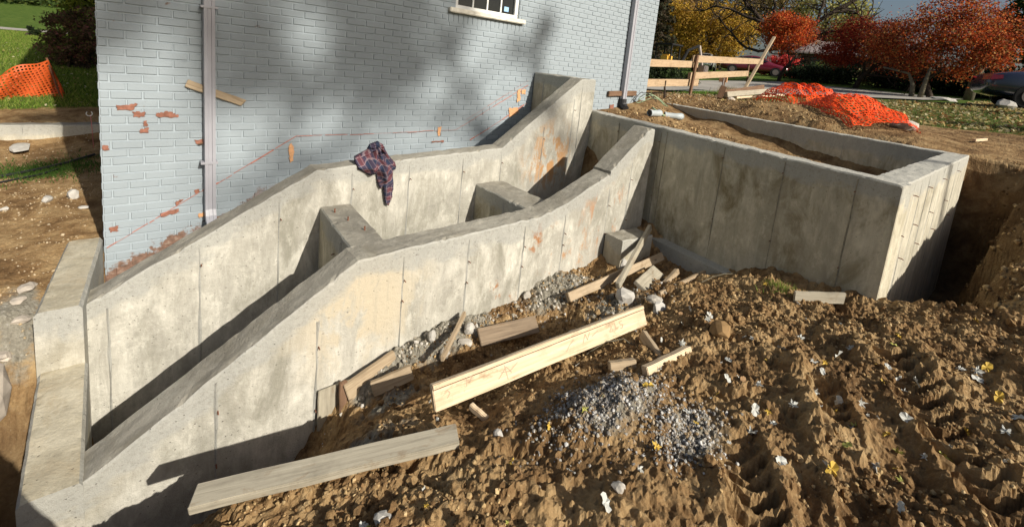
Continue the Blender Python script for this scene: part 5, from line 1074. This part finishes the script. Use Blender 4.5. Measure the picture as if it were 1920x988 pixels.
# left of the house
shrub('bare_shrub', [((-.98, 8.6, -.62), (.42, .6, .55)), ((-.62, 8.3, -.5), (.35, .5, .62)), ((-.85, 8.3, -.95), (.28, .4, .35))], 9000, .028, [(.17, .10, .06), (.22, .14, .07), (.11, .08, .04), (.14, .15, .04), (.24, .09, .08)], 101, 'brown twiggy shrub at the left corner of the house', clumps=110, spread=.13)
conifer(-.72, 9.4, 2.6, .75, 'yellow-green conifer above the brown shrub by the house', LIM, 102, 6000, None, .05)
shrub('small_bush', [(on(-2.28, 15.6, .12), (.16, .16, .16))], 900, .03, DGR, 103, 'tiny dark round bush on the lawn near the path', clumps=14)
for i, (x, y, h, w) in enumerate([(-6.6, 36, 5, 3.4), (-4.6, 38, 4.6, 3.0), (-2.8, 39, 4.4, 2.6)]):
    conifer(x, y, h, w, ['broad green spruce at the upper left frame corner', 'second spruce from the left on the far slope', 'spruce nearest the house on the far slope'][i], [GRN, GRN+LIM[:1], OLV+GRN][i], 104+i, 9000, 'spruces on the far slope left', .12, .0)
# far wood: one mass
V, F, c = leaves_cloud([((60+8*math.cos(k*2.3), -30+6*k, 4.5+1.6*math.sin(k*1.7)), (5, 5, 4.2)) for k in (11,12,13)]+[((-22+4.6*k, 62+3*math.sin(k*2), 1.6), (3.6, 3.6, 2.4)) for k in range(6)]+[((56, 34+4*k, 5), (5, 5, 4.5)) for k in range(4)], 60000, .22, OLV+TAN[:2]+GRN[:2], 111, clumps=900, spread=.13)
meta(fast('far_wood', V, F, M_LEAF, None, False, c), kind='stuff')
# ---------------------------------------------------------------- low brick house in the distance
fh = root('far_house', (46, 7.2, 1.2), 'low dark brick house with pale roof and lit chimney beyond the trees', 'house')
hz = gz(46, 6)-.2; c, s = math.cos(1.15), math.sin(1.15)
def H(u, v, z): return (46+u*c*-1+v*s, 6.2+u*s+v*c*0+v*.42, hz+z)
def hbox(name, u0, u1, v0, v1, z0, z1, mat, par=fh): return mk(name, [H(u, v, z) for u in (u0, u1) for v in (v0, v1) for z in (z0, z1)], BOXF, mat, par)
hbox('wall', -5, 4.4, 0, 7, 0, 2.0, M_HBR)
mk('roof', [H(-5.5, -.5, 1.9), H(4.9, -.5, 1.9), H(4.9, 7.5, 1.9), H(-5.5, 7.5, 1.9), H(-5.5, 3.5, 3.35), H(4.9, 3.5, 3.35), H(-5.5, -.5, 2.03), H(4.9, -.5, 2.03), H(4.9, 7.5, 2.03), H(-5.5, 7.5, 2.03)], [(3, 2, 1, 0), (0, 1, 7, 6), (6, 7, 5, 4), (8, 9, 4, 5), (2, 3, 9, 8), (0, 6, 4, 9, 3), (1, 2, 8, 5, 7)], M_ROOF, fh)
ch = hbox('chimney', 2.3, 3.1, 2.2, 3.2, 2.0, 4.1, M_CHIM); hbox('chimney_cap', 2.22, 3.18, 2.12, 3.28, 4.1, 4.22, M_HBR, ch)
for u in (-3.5, -.5, 2.0):
    w = hbox('window', u, u+1.1, -.03, .02, .75, 1.6, M_GLASSD); hbox('window_frame', u-.06, u+1.16, -.045, -.031, .68, .75, M_WHITE, w)
hbox('door', -1.9, -1.05, -.04, .02, 0, 1.75, M_WDARK)
# ---------------------------------------------------------------- cars
def car(name, loc, yaw, mat, label, L=4.5, Wd=1.8, Hh=1.45, suv=False):
    r = root(name, loc, label, 'car', None); c, s = math.cos(yaw), math.sin(yaw)
    T = lambda x, y, z: (loc[0]+x*c-y*s, loc[1]+x*s+y*c, loc[2]+z)
    # stations along the length: (x, half width low, z bottom, z belt, half width roof, z roof)
    k = L/4.5; tr = .30 if not suv else .1
    ST = [(-2.25, .62, .42, .70, .60, .72), (-2.18, .80, .30, .86, .72, .90), (-1.75, .88, .24, .95, .74, .98+tr*0), (-1.45, .90, .22, .97, .66, 1.02), (-.85, .90, .22, .97, .60, 1.36), (-.2, .90, .22, .96, .60, 1.45), (.45, .90, .22, .95, .60, 1.38), (1.10, .90, .22, .93, .66, .98), (1.7, .88, .24, .84, .70, .88), (2.1, .80, .30, .70, .66, .74), (2.25, .60, .42, .60, .55, .62)]
    V = []; F = []; fm = []; n = 12
    for x, w, zb, zt, wr, zr in ST:
        w *= Wd/1.8; wr *= Wd/1.8; f = Hh/1.45; zr *= f; zt = min(zt*f, zr-.005)
        ring = [(w*.86, zb), (w, zb+.16), (w*1.0, (zb+zt)/2+.06), (w*.965, zt), (wr*1.03, zr-.05 if zr-zt > .1 else zt+.003), (wr*.72, zr)]
        for y, z in ring: V.append(T(x*k, y, z))
        for y, z in ring[::-1]: V.append(T(x*k, -y, z))
    for i in range(len(ST)-1):
        for q in range(n):
            F.append((i*n+q, i*n+(q+1) % n, (i+1)*n+(q+1) % n, (i+1)*n+q)); fm.append(0)
    F.append(tuple(range(n))); fm.append(0); F.append(tuple((len(ST)-1)*n+q for q in range(n-1, -1, -1))); fm.append(0)
    o = mk('body', V, F, None, r, mats=[mat], fmat=fm, smooth=True)
    bm = bmesh.new(); bm.from_mesh(o.data); bmesh.ops.recalc_face_normals(bm, faces=bm.faces); bm.to_mesh(o.data); bm.free()
    m = o.modifiers.new('s', 'SUBSURF'); m.levels = 2; m.render_levels = 2
    f = Hh/1.45
    def patch(nm, P, mt, par=r): return mk(nm, [T(*p) for p in P], [tuple(range(len(P)))], mt, par)
    for sy in (1, -1):
        a = Wd/1.8*sy
        patch('side_window', [(-1.35*k, .875*a, 1.0*f), (-.85*k, .72*a, 1.27*f), (-.25*k, .70*a, 1.33*f), (-.25*k, .885*a, 1.0*f)], M_GLASSD); patch('side_window', [(-.19*k, .885*a, 1.0*f), (-.19*k, .70*a, 1.33*f), (.42*k, .72*a, 1.27*f), (.92*k, .875*a, .99*f)], M_GLASSD)
        patch('tail_light', [(-2.262*k, .42*a, .70*f), (-2.20*k, .80*a, .70*f), (-2.17*k, .80*a, .84*f), (-2.235*k, .42*a, .84*f)], M_RED); patch('tail_light', [(-2.20*k, .815*a, .70*f), (-1.98*k, .90*a, .74*f), (-1.98*k, .885*a, .84*f), (-2.17*k, .80*a, .84*f)], M_RED)
        patch('headlight', [(2.2*k, .62*a, .56*f), (2.05*k, .80*a, .58*f), (2.02*k, .80*a, .68*f), (2.17*k, .60*a, .66*f)], M_WHITE)
        for wx in (-1.38*k, 1.40*k):
            Vt, Ft = tube([T(wx, .70*a, .32), T(wx, .91*a, .32)], .32, 18); wh = mk('wheel', Vt, Ft, M_RUB, r); Vt, Ft = tube([T(wx, .905*a, .32), T(wx, .925*a, .32)], .19, 14); mk('rim', Vt, Ft, M_STEEL, wh)
    patch('rear_window', [(-1.42*k, -.56, 1.03*f), (-1.42*k, .56, 1.03*f), (-.90*k, .50, 1.33*f), (-.90*k, -.50, 1.33*f)], M_GLASSD); patch('windscreen', [(1.06*k, -.56, .99*f), (1.06*k, .56, .99*f), (.50*k, .50, 1.34*f), (.50*k, -.50, 1.34*f)], M_GLASSD)
    return r
car('parked_car', (34.3, 9.3, gz(34.3, 9.3)+.0), math.radians(-68), M_MAROON, 'glossy maroon car parked beyond the barricade', 4.4, 1.75, 1.4)
car('parked_car', (19.6, -5.45, gz(19.6, -5.45)), math.radians(-72), M_NAVY, 'navy blue car with red tail light at the right frame edge', 4.6, 1.85, 1.45)
car('parked_car', (38.0, 15.0, gz(38, 15)+.1), math.radians(200), M_CARW, 'small distant white car seen between the barricade boards', 4.3, 1.75, 1.5)
# ---------------------------------------------------------------- small yellow digger by the evergreen
ex = root('mini_excavator', (20.7, 7.9, gz(20.7, 7.9)), 'small yellow and grey digger partly hidden behind the barricade', 'digger'); ez = gz(20.7, 7.9)
def X(name, x0, x1, y0, y1, z0, z1, mat, par=ex, bev=.04):
    o = mk(name, boxv(20.7+x0, 20.7+x1, 7.9+y0, 7.9+y1, ez+z0, ez+z1), BOXF, mat, par); bm = bmesh.new(); bm.from_mesh(o.data); bmesh.ops.recalc_face_normals(bm, faces=bm.faces); bmesh.ops.bevel(bm, geom=bm.edges[:], offset=bev, segments=3, affect='EDGES'); bm.to_mesh(o.data); bm.free(); return o
X('track', -.75, .75, -.62, -.36, 0, .38, M_RUB, bev=.12); X('track', -.75, .75, .36, .62, 0, .38, M_RUB, bev=.12); X('body', -.6, .45, -.5, .5, .42, .95, M_YEL, bev=.08); X('seat', -.25, .05, -.2, .2, .95, 1.35, M_RUB)
for x, y in ((-.5, -.42), (-.5, .42), (.25, -.42), (.25, .42)): X('cab_post', x-.03, x+.03, y-.03, y+.03, .95, 1.75, M_RUB, bev=.008)
X('counterweight', -.62, -.2, -.4, .1, .96, 1.3, M_YEL, bev=.08); X('canopy', -.6, .4, -.5, .5, 1.75, 1.83, M_RUB, bev=.02)
V, F = tube([(21.1, 7.5, ez+.7), (21.4, 7.3, ez+1.6), (21.9, 7.0, ez+1.9)], [.09, .08, .07], 8); mk('boom', V, F, M_RUB, ex); V, F = tube([(21.9, 7.0, ez+1.9), (22.1, 6.8, ez+.9)], [.08, .07], 8); mk('dipper', V, F, M_STEEL, ex); X('bucket', 1.25, 1.65, -1.35, -.95, .45, .95, M_STEEL)
sgn = root('sign_board', (17.3, 3.3, gz(17.3, 3.3)), 'small plain orange board on a post behind the top barricade rail', 'sign')
V, F = tube([(17.3, 3.3, gz(17.3, 3.3)-.1), (17.3, 3.3, .18)], .03, 6); mk('post', V, F, M_WDARK, sgn); mk('panel', boxv(17.2, 17.25, 3.18, 3.48, -.12, .30), BOXF, M_ORSPRAY, sgn)
# ---------------------------------------------------------------- grass and leaf litter (uncounted)
def grass(name, n, fn, h0, h1, cols, seed, w=.008):
    r = np.random.default_rng(seed); x, y = fn(r, n); n = len(x); z = ground_h(x, y)-.01; a = r.random(n)*6.283; h = h0+(h1-h0)*r.random(n); ln = h*(.2+.6*r.random(n)); b = a+r.normal(size=n)*.6
    wv = np.stack([np.cos(a), np.sin(a), 0*a], 1)*(w*(.6+.8*r.random(n)))[:, None]; p = np.stack([x, y, z], 1); t = p+np.stack([np.cos(b)*ln, np.sin(b)*ln, h], 1)
    V = np.stack([p-wv, p+wv, t], 1).reshape(-1, 3); c = np.array(cols)[r.integers(0, len(cols), n)]*(.7+.6*r.random((n, 1)))
    return meta(fast(name, V, np.arange(n*3).reshape(n, 3), M_GRASS, None, False, np.repeat(c, 3, 0)), kind='stuff')
GC = [(.13, .21, .03), (.18, .26, .04), (.09, .15, .022), (.25, .27, .07)]
def lawn_fn(x0, x1, y0, y1, thr=.5, pw=1.):
    def f(r, n):
        x = x0+(x1-x0)*r.random(n)**pw; y = y0+(y1-y0)*r.random(n)**pw; g, _ = masks(x, y); k = g > thr*(.6+.8*r.random(n)); k &= ~((x > 12) & (x < 28) & (y > -3) & (y < 9) & (y > 3.6-.9*(x-12.2)) & (x > 13)); return x[k], y[k]
    return f
grass('lawn_grass', 60000, lawn_fn(-3.2, -.35, 4.3, 17, .5, 1.3), .03, .09, GC, 121, .007)
grass('lawn_grass', 45000, lawn_fn(10.5, 22, -9, 3.2, .5, 1.1), .03, .08, [(.13, .125, .045), (.18, .165, .06), (.10, .09, .035), (.26, .21, .10)], 122, .010)
grass('grass_tuft', 420, lambda r, n: (3.84+r.normal(size=n)*.06, -3.66+r.normal(size=n)*.06), .02, .07, [(.12, .20, .03), (.20, .26, .05), (.30, .26, .10)], 123, .003)
grass('grass_tuft', 2500, lambda r, n: (12.0+r.normal(size=n)*.8, 1.25+r.normal(size=n)*.16), .05, .2, [(.10, .19, .03), (.15, .24, .04)], 124, .008)
grass('grass_tuft', 2500, lambda r, n: (-.75+r.normal(size=n)*.3, 2.35+r.normal(size=n)*.22), .02, .07, [(.05, .11, .02), (.08, .14, .03)], 125, .006)
grass('dry_grass_clump', 900, lambda r, n: (13.2+r.normal(size=n)*.25, 1.15+r.normal(size=n)*.15), .1, .35, [(.36, .26, .13), (.26, .19, .09)], 126, .012)
def litter(name, n, fn, s0, s1, cols, seed):
    r = np.random.default_rng(seed); x, y = fn(r, n); n = len(x); z = ground_h(x, y)+.03+.02*r.random(n); nr = r.normal(size=(n, 3))*.5; nr[:, 2] += 1; nr /= np.linalg.norm(nr, axis=1)[:, None]
    A = np.cross(nr, r.normal(size=(n, 3))); A /= np.linalg.norm(A, axis=1)[:, None]; B = np.cross(nr, A); s = s0+(s1-s0)*r.random((n, 1)); P = np.stack([x, y, z], 1)
    V = np.stack([P-A*s, P-B*s*.6, P+A*s, P+B*s*.6], 1).reshape(-1, 3); c = np.array(cols)[r.integers(0, len(cols), n)]*(.7+.6*r.random((n, 1)))
    return meta(fast(name, V, np.arange(n*4).reshape(n, 4), M_LEAF, None, False, np.repeat(np.clip(c, 0, 1), 4, 0)), kind='stuff')
litter('leaf_litter', 14000, lawn_fn(10.6, 24, -9, 3.0, .3), .02, .06, [(.50, .42, .18), (.38, .28, .12), (.56, .50, .30), (.30, .16, .06)], 131)
litter('leaf_litter', 500, lambda r, n: (-3+2.6*r.random(n), 4.6+8*r.random(n)), .015, .035, [(.5, .45, .3), (.4, .3, .12)], 132)
litter('leaf_litter', 1200, lambda r, n: (8.6+4.5*r.random(n), .2+1.3*r.random(n)), .015, .04, [(.5, .42, .28), (.36, .24, .12)], 133)
conifer(13.7, -8.6, 3.2, 1.3, 'small dark spruce out of view at right, added to shade the lawn', DGR, 88, 5000)  # unseen tree added to cast a shadow band across the lawn
conifer(17.2, -9.5, 3.6, 1.4, 'taller dark spruce past the right edge of the lawn', DGR, 89, 5000)
# ---------------------------------------------------------------- trees behind the camera that dapple the house wall
r_ = root('oak_tree', (12.4, -33.2, gz(12.4, -33.2)-.1), 'tall half bare oak behind the photographer, shading the house wall', 'tree')
parts = []; ro = np.random.default_rng(5)
for P, R in (([(12.4, -33.2, -1.6), (12.4, -33.2, 7.5), (12.30, -33.20, 12.00), (12.00, -33.40, 16.00)], .24), ([(12.10, -33.30, 15.00), (10.80, -34.00, 18.50), (9.00, -34.80, 20.80), (7.20, -35.20, 21.60), (5.60, -35.40, 22.40)], .11), ([(9.00, -34.80, 20.80), (8.20, -35.10, 22.00), (7.40, -35.20, 23.60)], .09), ([(7.20, -35.20, 21.60), (6.60, -35.20, 20.90), (5.60, -35.40, 21.00)], .07)):
    P = np.array(P); t = np.linspace(0, 1, len(P)); u = np.linspace(0, 1, 12); Q = np.stack([np.interp(u, t, P[:, k]) for k in range(3)], 1)+ro.normal(size=(12, 3))*.06; parts.append(tube(Q, np.linspace(R, R*.4, 12), 7, False))
    if R < .2:
        for k in range(12):
            d = ro.normal(size=3); d /= np.linalg.norm(d); q = Q[int(ro.integers(2, 12))].copy(); S = [q.copy()]
            for _ in range(5): d = d+ro.normal(size=3)*.25; d /= np.linalg.norm(d); q = q+d*.25; S.append(q.copy())
            parts.append(tube(S, np.linspace(.04, .012, 6), 5, False))
V, F = join(parts); mk('trunk', V, F, M_BARK, r_, smooth=True)
V, F, c = leaves_cloud([((6.60, -35.20, 22.40), (1.3, 1.0, .7)), ((7.80, -35.20, 22.60), (1.0, .9, .8)), ((5.40, -35.40, 22.20), (.8, .9, .5)), ((9.30, -34.80, 22.20), (.5, .5, .4)), ((5.50, -35.40, 23.60), (.8, .8, .8))], 5200, .085, OLV+TAN, 141, clumps=46, spread=.14); fast('crown', V, F, M_LEAF, r_, False, c)
